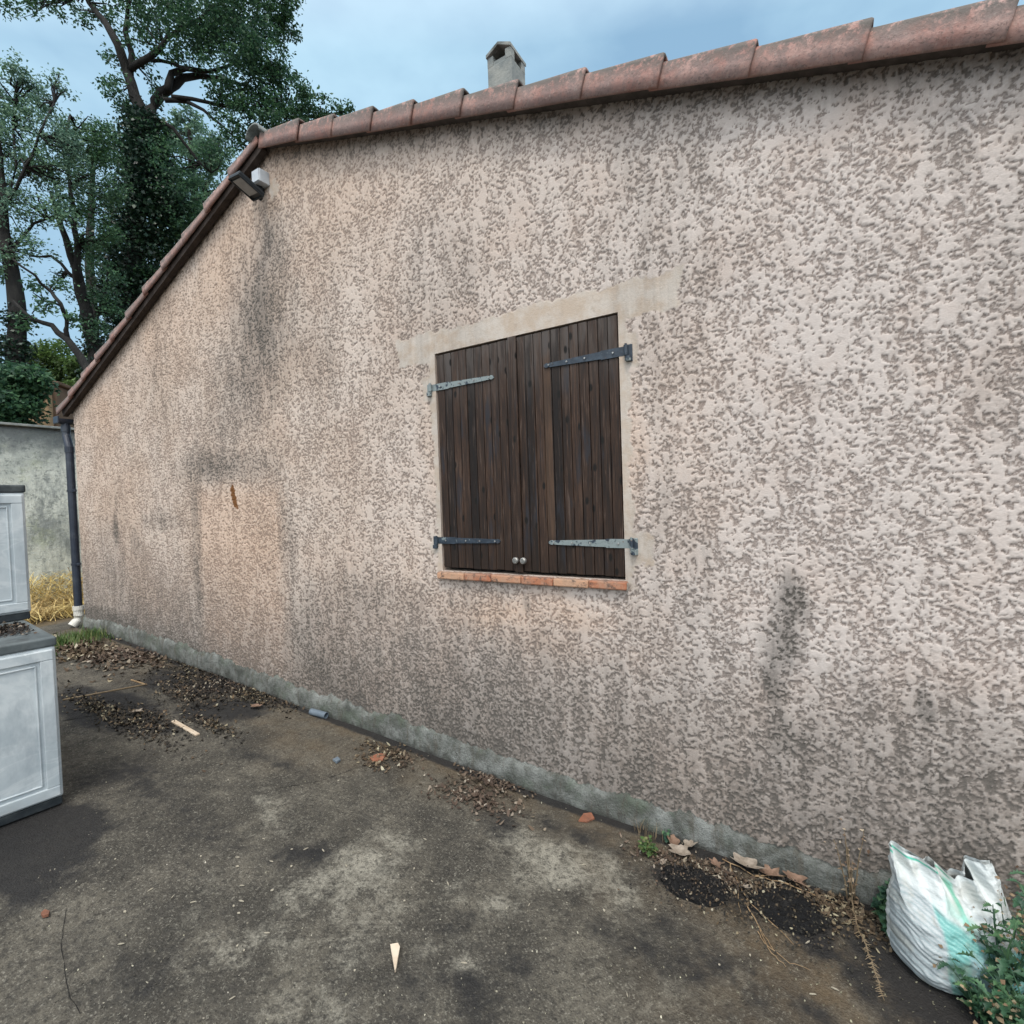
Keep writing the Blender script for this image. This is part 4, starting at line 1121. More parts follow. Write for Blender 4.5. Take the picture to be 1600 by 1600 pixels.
tree('background_tree', 'bluish green tree filling the background behind the leaning trunk', 26,
     [[(150, 640, .3), (140, 400, .2), (145, 250, .1)]],
     [(130, 220, 30, 900), (160, 210, 30, 900), (150, 260, 40, 1300), (40, 630, 50, 2200), (190, 600, 34, 1600), (250, 480, 50, 2400), (235, 550, 40, 2000), (185, 230, 26, 800), (120, 250, 26, 500)],
     M['leaf_mid'], 19, leaf=.15, twigs=4, dens=.5)

# ================================================================== RESIN CABINETS
ca = math.radians(-6)
Rz = Matrix.Rotation(ca, 3, 'Z')
corner = Vector(onground(101, 1258)); corner.z = 0
exv = Rz @ Vector((1, 0, 0)); eyv = Rz @ Vector((0, 1, 0))
zg = surf(corner.x - .3, corner.y - .4)
ztopc = float(atw(88, 1004, 2.66)[2])
def cabinet(name, label, cor, z0, z1, depth, width, topm, extra_dirt=False):
    """cor: the far front corner; the door face looks along +x"""
    c0 = cor - exv * depth / 2 - eyv * width / 2
    root = empty(name, (c0.x, c0.y, z0), label, 'cabinet')
    mb = MB(); mb.box((c0.x, c0.y, z0 + .022), (depth - .01, width - .01, .044), rot=Rz, bevel=.006); mb.build('base', M['resin_dark'], root)
    mb = MB(); mb.box((c0.x, c0.y, (z0 + .045 + z1 - .05) / 2), (depth, width, z1 - z0 - .095), rot=Rz, bevel=.012, seg=3)
    mb.build('body', M['resin'], root)
    # door with a recessed panel, slightly proud
    fc = c0 + exv * (depth / 2)
    zc, hh = (z0 + .05 + z1 - .055) / 2, z1 - z0 - .125
    mb = MB()
    fw = .055
    ww = width - .03
    for (dy, dz, sy, sz) in ((0, hh / 2 - fw / 2, ww, fw), (0, -hh / 2 + fw / 2, ww, fw)):
        mb.box(fc + exv * .006 + eyv * dy + Vector((0, 0, zc + dz - 0)), (.026, sy, sz), rot=Rz, bevel=.005)
    for sgn in (-1, 1):
        mb.box(fc + exv * .0055 + eyv * sgn * (ww / 2 - fw / 2) + Vector((0, 0, zc)), (.024, fw, hh - 2 * fw + .001), rot=Rz, bevel=.004)
    mb.box(fc + exv * .003 + Vector((0, 0, zc)), (.010, ww - 2 * fw, hh - 2 * fw), rot=Rz)
    # raised bead round the panel
    for (dy, dz, sy, sz) in ((0, hh / 2 - fw - .022, ww - 2 * fw - .03, .008), (0, -hh / 2 + fw + .022, ww - 2 * fw - .03, .008)):
        mb.box(fc + exv * .010 + eyv * dy + Vector((0, 0, zc + dz)), (.010, sy, sz), rot=Rz, bevel=.003)
    for sgn in (-1, 1):
        mb.box(fc + exv * .010 + eyv * sgn * (ww / 2 - fw - .018) + Vector((0, 0, zc)), (.009, .008, hh - 2 * fw - .05), rot=Rz, bevel=.003)
    mb.build('door', M['resin'], root)
    mb = MB(); mb.box((c0.x, c0.y, z1 - .026), (depth + .012, width + .012, .05), rot=Rz, bevel=.01, seg=3)
    mb.build('top', topm, root)
    return root, c0
lowc, c0 = cabinet('storage_cabinet', 'low wide white resin cabinet with a grimy dark top, cut by the left edge', corner, zg - .005, ztopc, 1.15, 1.0, M['resin_mid'])
uc = corner - exv * .80 + eyv * .0 
pu = atw(50, 968, 3.3)
upc, c1 = cabinet('storage_cabinet', 'tall narrow white resin cabinet standing on the back of the low one', Vector((pu[0], pu[1], 0)) + exv * .0, ztopc + .001, float(atw(37, 758, 3.33)[2]), .33, .95, M['resin_dark'])

def scatter_quads(name, pts, size, mat, label, cat, flat=.8, asp=.55, seed=1, kind='stuff', lift=.004, sizej=(.5, 1.4)):
    rng = np.random.default_rng(seed)
    n = len(pts)
    a = rng.uniform(0, 2 * math.pi, n)
    til = rng.normal(size=(n, 2)) * (1 - flat)
    d = np.stack([np.cos(a), np.sin(a), til[:, 0]], 1); s = np.stack([-np.sin(a), np.cos(a), til[:, 1]], 1)
    L_ = size * rng.uniform(*sizej, n)[:, None]
    C = np.array(pts); C[:, 2] += lift
    cu = rng.uniform(.0, .3, n)[:, None] * L_ * np.array([0, 0, 1])
    k = [(-.5, 0, 1), (-.2, .5, 0), (.15, .42, .3), (.5, 0, 1), (.15, -.42, .3), (-.2, -.5, 0)]
    V = np.stack([C + d * L_ * u + s * L_ * asp * v + cu * c for (u, v, c) in k], 1).reshape(-1, 3)
    Fq = np.arange(6 * n).reshape(n, 6)
    o = link(name, mesh_np(name, V, Fq), mat)
    return tag(o, label, cat, kind=kind)
# black dirt on the low cabinet's top
rng = np.random.default_rng(77)
pts = []
for _ in range(1500):
    u, v = rng.normal(0, .15), rng.uniform(-.5, -.02)
    p = corner - exv * (.42 + u * .7) + eyv * (v - .02) 
    if -.78 < -(.42 + u * .7) < -.05: pts.append((p.x, p.y, ztopc + rng.uniform(0, .02)))
scatter_quads('soot_debris', pts, .016, M['dirt_bits'], 'black crumbs and wet dirt scattered on the low cabinet top', 'dirt', .4, .7, 4)

# ================================================================== LITTER AND SMALL THINGS ON THE GROUND
def gpts(blist, seed):
    rng = np.random.default_rng(seed); out = []
    for (px, py, rx, ry, n, h) in blist:
        c = onground(px, py)
        q = rng.normal(size=(n, 2)) * np.array([rx, ry]) * .5
        for a, b in q:
            x, y = c[0] + a, min(c[1] + b, -.045 if c[0] + a > -7.75 else 9)
            rr_ = math.exp(-((a / rx) ** 2 + (b / ry) ** 2))
            out.append((x, y, float(gz(x)) + .003 + rng.uniform(0, h) * rr_))
    return out
scatter_quads('leaf_litter', gpts([(150, 1022, .7, .24, 800, .025), (225, 1030, .4, .15, 260, .015), (120, 1012, .6, .25, 400, .025)], 1), .042, M['litter'],
              'heap of dry brown leaves along the plinth near the drainpipe', 'leaves', .55, .6, 5)
scatter_quads('leaf_litter', gpts([(745, 1248, .30, .12, 330, .01), (770, 1225, .24, .09, 220, .012), (610, 1180, .25, .10, 260, .012), (585, 1195, .14, .06, 80, .006)], 2), .026, M['litter'],
              'small reddish brown leaf crumbs drifted against the middle of the plinth', 'leaves', .6, .5, 6)
scatter_quads('leaf_litter', gpts([(1130, 1372, .32, .06, 260, .012), (1180, 1395, .4, .07, 260, .012), (1290, 1410, .3, .07, 260, .012), (1350, 1440, .2, .12, 220, .012), (1020, 1335, .14, .07, 120, .01)], 3), .022, M['litter'],
              'crumbled dry leaves round the two black round patches by the wall', 'leaves', .6, .5, 7)
scatter_quads('black_debris', gpts([(330, 1062, .8, .26, 1900, .014), (300, 1085, .5, .2, 900, .012), (400, 1090, .5, .10, 700, .012), (170, 1115, .8, .10, 1200, .012), (240, 1125, .5, .1, 350, .015), (330, 1135, .35, .08, 320, .02)], 8), .022, M['dirt_bits'],
              'black sodden debris spread on the concrete below the wall on the left', 'dirt', .5, .6, 8)
M['leafbig'] = M['litter']
# gravel crumbs over the yard, nobody could count them
rng = np.random.default_rng(5)
gp = []
for _ in range(2600):
    px, py = rng.uniform(60, 1560), rng.uniform(1090, 1640)
    c = onground(px, py)
    if c[1] < -.06 and c[0] < .62: gp.append((c[0], c[1], surf(c[0], c[1])))
M['crumb'] = leaf_mat('crumbs', [(0, (0.03, 0.028, 0.026)), (0.55, (0.10, 0.09, 0.075)), (0.9, (0.26, 0.24, 0.2)), (1, (0.42, 0.39, 0.33))], 0.0, 0.9)
scatter_quads('gravel_crumbs', gp, .0058, M['crumb'], 'fine gravel crumbs and seeds strewn over the concrete yard', 'gravel', .5, .75, 9, sizej=(.4, 1.5), lift=.002)
# moss / grass tufts
def blades(name, centers, h, n, mat, label, cat, seed, spread=.05, wdt=.004, kind=None, lean=.5, group=None):
    rng = np.random.default_rng(seed)
    V = []; Fq = []
    for c in centers:
        for _ in range(n):
            a = rng.uniform(0, 6.28); r0 = abs(rng.normal()) * spread
            b = np.array([c[0] + math.cos(a) * r0, c[1] + math.sin(a) * r0, 0]); b[2] = gz(b[0])
            hh = h * rng.uniform(.4, 1.15); a2 = rng.uniform(0, 6.28); ln = lean * rng.uniform(.2, 1.3) * hh
            dv = np.array([math.cos(a2), math.sin(a2), 0]); sv = np.array([-dv[1], dv[0], 0]) * wdt * rng.uniform(.5, 1.2)
            i0 = len(V)
            for k in range(4):
                t = k / 3
                p = b + np.array([0, 0, 1]) * hh * (t - .25 * t * t * lean) + dv * ln * t * t
                ww = (1 - t) * .9 + .1
                V.append(p - sv * ww); V.append(p + sv * ww)
            for k in range(3): Fq.append((i0 + 2 * k, i0 + 2 * k + 1, i0 + 2 * k + 3, i0 + 2 * k + 2))
    o = link(name, mesh_np(name, V, Fq), mat)
    return tag(o, label, cat, group=group, kind=kind or 'stuff')
blades('grass_tuft', [onground(115, 1003), onground(140, 996), onground(95, 1010)], .12, 260, M['grass'], 'short green grass tuft beside the white drainpipe foot', 'grass', 3, .16, .006)
# straw bank behind
rng = np.random.default_rng(9)
V = []; Fq = []
for _ in range(7000):
    c = np.array([rng.uniform(-10.28, -8.5), rng.uniform(-1.6, 1.2), 0])
    h0 = .45 + .08 + .34 * math.exp(-((c[0] + 9.9) / .6) ** 2)
    c[2] = .42 + rng.uniform(0, h0 - .42 + .03)
    a = rng.uniform(0, 6.28); el = rng.normal() * .35
    d_ = np.array([math.cos(a) * math.cos(el), math.sin(a) * math.cos(el), math.sin(el)]) * rng.uniform(.12, .38)
    s_ = np.cross(d_, [0, 0, 1]); s_ = s_ / (np.linalg.norm(s_) + 1e-9) * .0035
    sag = np.array([0, 0, -.05 * rng.random()])
    i0 = len(V)
    for k in range(3):
        t = k / 2; p = c + d_ * (t - .5) + sag * (2 * t - 1) ** 2
        V += [p - s_, p + s_]
    for k in range(2): Fq.append((i0 + 2 * k, i0 + 2 * k + 1, i0 + 2 * k + 3, i0 + 2 * k + 2))
me = mesh_np('straw', V, Fq)
tag(link('straw', me, M['straw']), 'yellow dry straw heaped at the foot of the white boundary wall', 'straw', kind='stuff')

def bar(name, a, b, w_, h_, mat, label, cat, lift=0.0, bevel=.002, group=None):
    A = Vector(onground(*a)); B = Vector(onground(*b))
    A.z = surf(A.x, A.y); B.z = surf(B.x, B.y)
    c = (A + B) / 2; c.z += h_ / 2 + lift + .002
    d_ = B - A
    mb = MB()
    q = d_.to_track_quat('X', 'Z').to_matrix()
    mb.box((0, 0, 0), (d_.length, w_, h_), rot=q, bevel=bevel)
    o = mb.build(name, mat)
    o.location = c
    return tag(o, label, cat, group)
bar('wood_strip', (271, 1129), (309, 1151), .03, .012, M['wood_pale'], 'short pale wood strip lying beside the black stain', 'stick')
bar('long_stick', (98, 1096), (226, 1071), .012, .010, M['straw_stem'], 'long thin straight pale stick lying behind the white cabinet', 'stick')
bar('dark_stick', (205, 1064), (228, 1071), .012, .010, M['twig'], 'short dark twig at the end of the long pale stick', 'stick')
# pipe offcut by the wall
A = Vector(onground(497, 1112)); B = Vector(onground(510, 1123)); r_ = .024
A.z = surf(A.x, A.y) + r_; B.z = surf(B.x, B.y) + r_; A.y = min(A.y, -.075)
mb = MB()
n = 18; dd = (B - A); ln = dd.length; qd = dd.to_track_quat('Z', 'Y').to_matrix()
rings = []
for (rad, z_) in ((r_, 0), (r_, ln), (r_ - .004, ln), (r_ - .004, 0)):
    rings.append([mb.bm.verts.new(A + qd @ Vector((rad * math.cos(6.2832 * k / n), rad * math.sin(6.2832 * k / n), z_))) for k in range(n)])
for i in range(4):
    a_, b_ = rings[i], rings[(i + 1) % 4]
    for k in range(n): mb.bm.faces.new((a_[k], a_[(k + 1) % n], b_[(k + 1) % n], b_[k]))
tag(mb.build('pipe_offcut', M['steel_grey']), 'short blue grey pipe offcut lying against the plinth', 'pipe')
# wooden wedge splinter
def shard(name, outline, h_, mat, label, cat, curl=0.0, group=None):
    mb = MB()
    pts_ = [Vector(onground(*q)) for q in outline]
    c = sum(pts_, Vector()) / len(pts_)
    z0 = max(surf(p.x, p.y) for p in pts_) + .002
    poly = [(p.x, p.y, z0 + curl * ((p - c).length)) for p in pts_]
    mb.prism(poly, (0, 0, h_))
    return tag(mb.build(name, mat), label, cat, group)
wd_ = shard('wood_wedge', [(610, 1480), (622, 1478), (625, 1484), (619, 1520), (617, 1522)], .012, M['wood_pale'], 'pointed pale wooden wedge lying alone on the open concrete', 'wedge')
shard('clay_shard', [(904, 1284), (912, 1273), (924, 1272), (929, 1281), (918, 1286)], .008, M['clay'], 'flat orange clay shard near the plinth, the nearer one', 'shard')
shard('clay_shard', [(578, 1186), (590, 1180), (604, 1181), (598, 1191), (582, 1192)], .010, M['clay'], 'rust orange clay shard in the leaf crumbs halfway along the wall', 'shard')
shard('clay_chip', [(64, 1431), (70, 1425), (78, 1428), (76, 1434), (67, 1436)], .010, M['clay'], 'tiny orange chip alone on the concrete at bottom left', 'chip')
shard('stone_chip', [(520, 1190), (528, 1186), (532, 1191), (526, 1195)], .012, M['steel_grey'], 'small grey stone beside the rust orange shard', 'stone')
# pale chips: shared meshes
chips = [(314, 1338), (371, 1340), (371, 1354), (424, 1346), (235, 1390), (270, 1401), (302, 1409), (378, 1383), (377, 1408), (365, 1416), (373, 1427), (417, 1457), (425, 1391), (189, 1475), (371, 1477), (381, 1484), (363, 1559), (195, 1424), (455, 1354), (412, 1311),
         (529, 1221), (675, 1379), (647, 1360), (632, 1410), (541, 1354), (725, 1505), (554, 1517), (873, 1390), (912, 1351), (827, 1415), (700, 1383), (1024, 1420), (944, 1422), (1113, 1422), (1124, 1508), (1262, 1475), (1305, 1548), (1172, 1494), (456, 1328), (478, 1327), (505, 1330), (180, 1344), (610, 1338), (664, 1314), (980, 1555), (1270, 1556)]
cm = []
for k in range(3):
    mb = MB(); rr = random.Random(k)
    Ls, Ws = [(.022, .004), (.012, .007), (.009, .008)][k]
    pl = [(-Ls / 2, 0, 0), (-Ls * .2, -Ws / 2, 0), (Ls * .35, -Ws * .4, 0), (Ls / 2, Ws * .1, 0), (Ls * .1, Ws / 2, 0)]
    mb.prism(pl, (0, 0, .003)); bmesh.ops.recalc_face_normals(mb.bm, faces=mb.bm.faces)
    me = bpy.data.meshes.new('wood_chip'); mb.bm.to_mesh(me); mb.bm.free()
    me.materials.append(simple('chip_paint', (0.28, .25, .19), (.42, .38, .31), 30, .8, 0)); cm.append(me)
for i, (px, py) in enumerate(chips):
    p = onground(px, py)
    o = bpy.data.objects.new('wood_chip', cm[random.choice([0, 0, 1, 2])]); COL.objects.link(o)
    o.location = (p[0], p[1], surf(p[0], p[1]) + .003); o.rotation_euler = (0, 0, random.uniform(0, 6.28)); o.scale = [random.uniform(.8, 1.3)] * 3
    tag(o, 'tiny pale wood chip lying on the open grey concrete yard', 'wood chip', 'pale chips scattered on the concrete')

# round black patches of grit
def patch(px, py, rx, ry, label, seed):
    c = onground(px, py); rng = np.random.default_rng(seed)
    nr, na = 50, 160
    R, Aa = np.meshgrid(np.linspace(0, 1, nr), np.linspace(0, 2 * math.pi, na + 1))
    wob = 1 + (fbm(np.cos(Aa) * 2 + 5, np.sin(Aa) * 2 + 5, seed, 4) - .5) * .16
    Xp = c[0] + R * rx * np.cos(Aa) * wob; Yp = c[1] + R * ry * np.sin(Aa) * wob
    h = .016 * np.clip((1 - R) * 3, 0, 1) ** .7 * (0.25 + 1.3 * fbm(Xp * 60, Yp * 60, seed + 3, 3)) - .004 * (R > .98)
    Zp = gz(Xp) + .006 + h + (fbm(Xp * 1.3, Yp * 1.3, 5) - .5) * .02
    Zp[:, -1] -= .012
    me = grid_mesh('grit_patch', np.stack([Xp, Yp, Zp], -1))
    return tag(link('grit_patch', me, M['char'], smooth=True), label, 'dirt patch')
scatter_quads('black_debris', gpts([(1085, 1383, .26, .19, 900, .014), (1229, 1423, .26, .20, 900, .014)], 21), .010, M['dirt_bits'],
              'fine black crumbs spilling over the rims of the two round black patches', 'dirt', .5, .7, 22, lift=.010)
patch(1085, 1383, .150, .105, 'round black patch of wet grit, the one nearer the green tuft', 600)
patch(1229, 1423, .150, .115, 'round black patch of wet grit, the one nearer the white sack', 640)

# big dead leaves
def dead_leaf(px, py, size, ang, label, seed, mat):
    rr = random.Random(seed); c = onground(px, py)
    n = 22
    bm_ = bmesh.new(); ring = []
    lift_ = .012
    for k in range(n):
        t = 2 * math.pi * k / n
        lob = 1 + .20 * math.cos(5 * t + seed) + rr.uniform(-.22, .16)
        x = size * .5 * math.cos(t) * lob; y = size * .33 * math.sin(t) * lob
        ring.append(bm_.verts.new((x, y, lift_ + abs(y) * .5 + x * x * 3 * rr.uniform(.6, 1.4))))
    cc_ = bm_.verts.new((0, 0, .006))
    for k in range(n): bm_.faces.new((cc_, ring[k], ring[(k + 1) % n]))
    me = bpy.data.meshes.new('dead_leaf'); bm_.to_mesh(me); bm_.free()
    o = link('dead_leaf', me, mat)
    md = o.modifiers.new('t', 'SOLIDIFY'); md.thickness = .0012
    o.location = (c[0], c[1], surf(c[0], c[1]) + .006); o.rotation_euler = (rr.uniform(-.12, .12), rr.uniform(-.12, .12), ang)
    return tag(o, label, 'leaf')
lm1 = simple('dead_leaf_pale', (.16, .13, .10), (.29, .245, .20), 30, .85, .001, dirt=(.17, .12, .09))
lm2 = simple('dead_leaf_brown', (.12, .075, .05), (.22, .14, .10), 30, .85, .001)
dead_leaf(1062, 1338, .105, .3, 'large pale curled dead leaf between the green tuft and the first black patch', 1, lm1)
dead_leaf(1052, 1322, .08, 2.2, 'pinkish brown dead leaf tucked behind the large pale one', 2, lm2)
dead_leaf(1078, 1326, .07, 1.0, 'tan dead leaf against the plinth above the first black patch', 3, lm1)
dead_leaf(1037, 1352, .04, 1.5, 'small upright tan leaf at the left rim of the first black patch', 4, lm1)
dead_leaf(1118, 1355, .055, 2.6, 'orange brown dead leaf at the right rim of the first black patch', 5, lm2)
dead_leaf(1168, 1360, .13, -.2, 'long grey dead leaf lying along the plinth between the black patches', 6, lm1)
dead_leaf(1168, 1393, .035, .6, 'small pale leaf scrap between the two black patches', 7, lm1)
dead_leaf(1240, 1380, .10, -.4, 'flat brown dead leaf between the plinth and the second black patch', 8, lm2)
dead_leaf(1205, 1372, .09, .1, 'grey brown leaf under the dry twigs by the second black patch', 9, lm2)
dead_leaf(830, 1228, .05, .1, 'pale leaf scrap beside the middle crumb drift', 10, lm1)
dead_leaf(400, 1108, .08, .5, 'dark curled leaf left of the pipe offcut', 11, lm2)
dead_leaf(790, 1217, .05, .5, 'whitish leaf scrap in the middle crumb drift', 12, lm1)
dead_leaf(214, 1116, .09, .5, 'light leaf scrap on the black stain behind the wood strip', 13, lm1)

# twigs
def twig(name, paths, label, cat, mat=None, rad=.0028, seed=1, lift=.008, parts=None):
    rr = random.Random(seed); mb = MB()
    for pth in paths:
        pts_ = []
        for q in pth:
            h_ = q[2] if len(q) > 2 else 0
            p = onground(q[0], q[1]) if not (len(q) > 3) else np.array(q[3])
            pts_.append(Vector((p[0], p[1], surf(p[0], p[1]) + lift + h_)))
        P_ = []
        for a_, b_ in zip(pts_[:-1], pts_[1:]):
            for k in range(4): P_.append(a_.lerp(b_, k / 4) + Vector((rr.uniform(-1, 1), rr.uniform(-1, 1), rr.uniform(0, 1))) * .004)
        P_.append(pts_[-1])
        n_ = len(P_)
        mb.tube(P_, [rad * (1 - .7 * k / n_) for k in range(n_)], 5)
    o = mb.build(name, mat or M['twig'])
    return tag(o, label, cat)
twig('dry_twig', [[(1140, 1352), (1150, 1385), (1158, 1430)], [(1150, 1375), (1170, 1415), (1210, 1450), (1240, 1480)], [(1165, 1415), (1190, 1460), (1210, 1490)]], 'forked dry twig lying between the two black patches', 'twig', seed=2)
twig('dry_twig', [[(1185, 1460), (1195, 1480), (1235, 1510), (1265, 1520)], [(1186, 1455), (1205, 1495), (1228, 1515)]], 'thin orange brown twig in front of the second black patch', 'twig', seed=3, rad=.002)
twig('dry_twig', [[(1130, 1345), (1180, 1372), (1230, 1385), (1300, 1412)], [(1225, 1383), (1270, 1402), (1318, 1418)], [(1180, 1372), (1240, 1372)]], 'long dry twig lying along the plinth foot', 'twig', seed=4)
blades('bare_stalks', [onground(1018, 1312), onground(1000, 1300)], .09, 26, M['straw_stem'], 'thin dry stalks standing behind the small green tuft', 'dry grass', 14, .03, .0016, lean=.7)

# leafy weeds
def leaf_outline(lobed, n=7):
    up = [(0, 0)]
    for k in range(1, n):
        t = k / n
        w_ = math.sin(math.pi * t ** .8) * .5
        if lobed: w_ *= (1.0 if k % 2 else .42)
        up.append((t + (.03 if k % 2 else -.02), w_))
    return up + [(1, 0)]
def weed(name, base, h, stems, leaves_per, leafL, label, seed, mat=None, lobed=True, lean=.35, tips=None, cat='weed', leafasp=.42, bias=None, stemm=None):
    rr = random.Random(seed)
    root = empty(name, (base[0], base[1], surf(base[0], base[1])), label, cat)
    B = Vector((base[0], base[1], surf(base[0], base[1])))
    sm_ = MB(); V = []; Fp = []; SV = []
    ol = leaf_outline(lobed, 11 if leafL > .06 else 7)
    for s in range(stems):
        a = rr.uniform(0, 6.28) if bias is None else bias + rr.uniform(-1.2, 1.2)
        hh = h * rr.uniform(.6, 1.05) ; ln = lean * hh * rr.uniform(.3, 1.4)
        P_ = []
        for k in range(7):
            t = k / 6
            P_.append(B + Vector((math.cos(a) * ln * t * t + rr.uniform(-.004, .004) + math.cos(a) * .015, math.sin(a) * ln * t * t + rr.uniform(-.004, .004) + math.sin(a) * .015, hh * t)))
        sm_.tube(P_, [.0045 * (1 - .7 * k / 6) * (h / .4) ** .5 for k in range(7)], 6)
        for l in range(leaves_per):
            t = (l + rr.uniform(.2, .8)) / leaves_per
            f = t * 6; i = min(5, int(f)); p = P_[i].lerp(P_[i + 1], f - i)
            az_ = l * 2.4 + rr.uniform(-.5, .5); el = rr.uniform(-.1, .8)
            d_ = Vector((math.cos(az_) * math.cos(el), math.sin(az_) * math.cos(el), math.sin(el)))
            sd_ = d_.cross(Vector((0, 0, 1))).normalized(); nn = sd_.cross(d_)
            Ll = leafL * rr.uniform(.6, 1.15) * (1.1 - .5 * t)
            def pt(u, v):
                droop = -.35 * u * u
                return p + d_ * Ll * u + Vector((0, 0, droop * Ll)) + sd_ * (v * Ll * leafasp * 2) + nn * (abs(v) * Ll * .35 + rr.uniform(-.03, .03) * Ll)
            i0 = len(V); m = len(ol)
            mid = [pt(u, 0) for u, _ in ol]; Rr = [pt(u, v) for u, v in ol]; Ls = [pt(u, -v) for u, v in ol]
            V += mid + Rr + Ls
            for k in range(m - 1):
                Fp.append((i0 + k, i0 + m + k, i0 + m + k + 1, i0 + k + 1)); Fp.append((i0 + k + 1, i0 + 2 * m + k + 1, i0 + 2 * m + k, i0 + k))
        if tips and rr.random() < .8:
            for _ in range(tips):
                c = P_[-1] + Vector((rr.gauss(0, .018), rr.gauss(0, .018), rr.gauss(-.03, .04)))
                SV.append(tuple(c))
    sm_.build('stem', stemm or M['weed'], root, smooth=True)
    if V:
        link('foliage', mesh_np('foliage', [tuple(v) for v in V], Fp), mat or M['weed'], root, smooth=False)
    if SV:
        VV, FF = leaves_mesh(np.array(SV), .016, .8, rng=np.random.default_rng(seed))
        tag(link('seed_heads', mesh_np('seed_heads', VV, FF), M['seed'], root), kind='stuff')
    return root
weed('small_weed', onground(1012, 1334), .07, 9, 7, .045, 'small feathery green tuft at the plinth left of the black patches', 31, mat=M['grass'])
weed('small_weed', onground(1040, 1312), .06, 5, 5, .03, 'sparse dark green weed growing on the plinth behind the dead leaves', 36)
weed('small_weed', onground(1385, 1440), .13, 12, 9, .05, 'low leafy green weed between the plinth and the white sack', 32, lobed=False)
weed('small_weed', onground(1400, 1470), .09, 7, 7, .045, 'low green weed touching the left foot of the white sack', 33, lobed=False)
# dried standing stalks by the wall and the fallen feathery stalk
weed('dry_weed', onground(1330, 1410), .30, 5, 9, .022, 'dead upright brown weed stalk against the wall left of the sack', 34, mat=M['seed'], stemm=M['straw_stem'], lobed=False, lean=.15, tips=5)
def feathery(pts, label, seed):
    rr = random.Random(seed)
    ps = [Vector(onground(*q)) for q in pts]
    for p in ps: p.z = surf(p.x, p.y) + .018
    mb = MB(); P_ = []
    for a_, b_ in zip(ps[:-1], ps[1:]):
        for k in range(6): P_.append(a_.lerp(b_, k / 6) + Vector((rr.uniform(-.003, .003), rr.uniform(-.003, .003), 0)))
    P_.append(ps[-1]); n_ = len(P_)
    mb.tube(P_, [.0026 * (1 - .6 * k / n_) for k in range(n_)], 5)
    for k in range(3, n_ - 1):
        d_ = (P_[min(k + 1, n_ - 1)] - P_[k - 1]).normalized(); s_ = d_.cross(Vector((0, 0, 1)))
        for sg in (-1, 1):
            l_ = rr.uniform(.006, .020)
            mb.tube([P_[k], P_[k] + d_ * l_ * .6 + s_ * sg * l_ + Vector((0, 0, rr.uniform(-.006, .012)))], [.0016, .0008], 4)
            mb.tube([P_[k].lerp(P_[k - 1], .5), P_[k] + d_ * l_ * .3 + s_ * sg * l_ * .7 + Vector((0, 0, rr.uniform(-.004, .012)))], [.0016, .0008], 4)
    return tag(mb.build('dry_stalk', M['straw_stem']), label, 'dry stalk')
feathery([(1330, 1412), (1338, 1450), (1355, 1490), (1368, 1530), (1382, 1572)], 'fallen feathery tan stalk stretching from the wall across the concrete', 5)

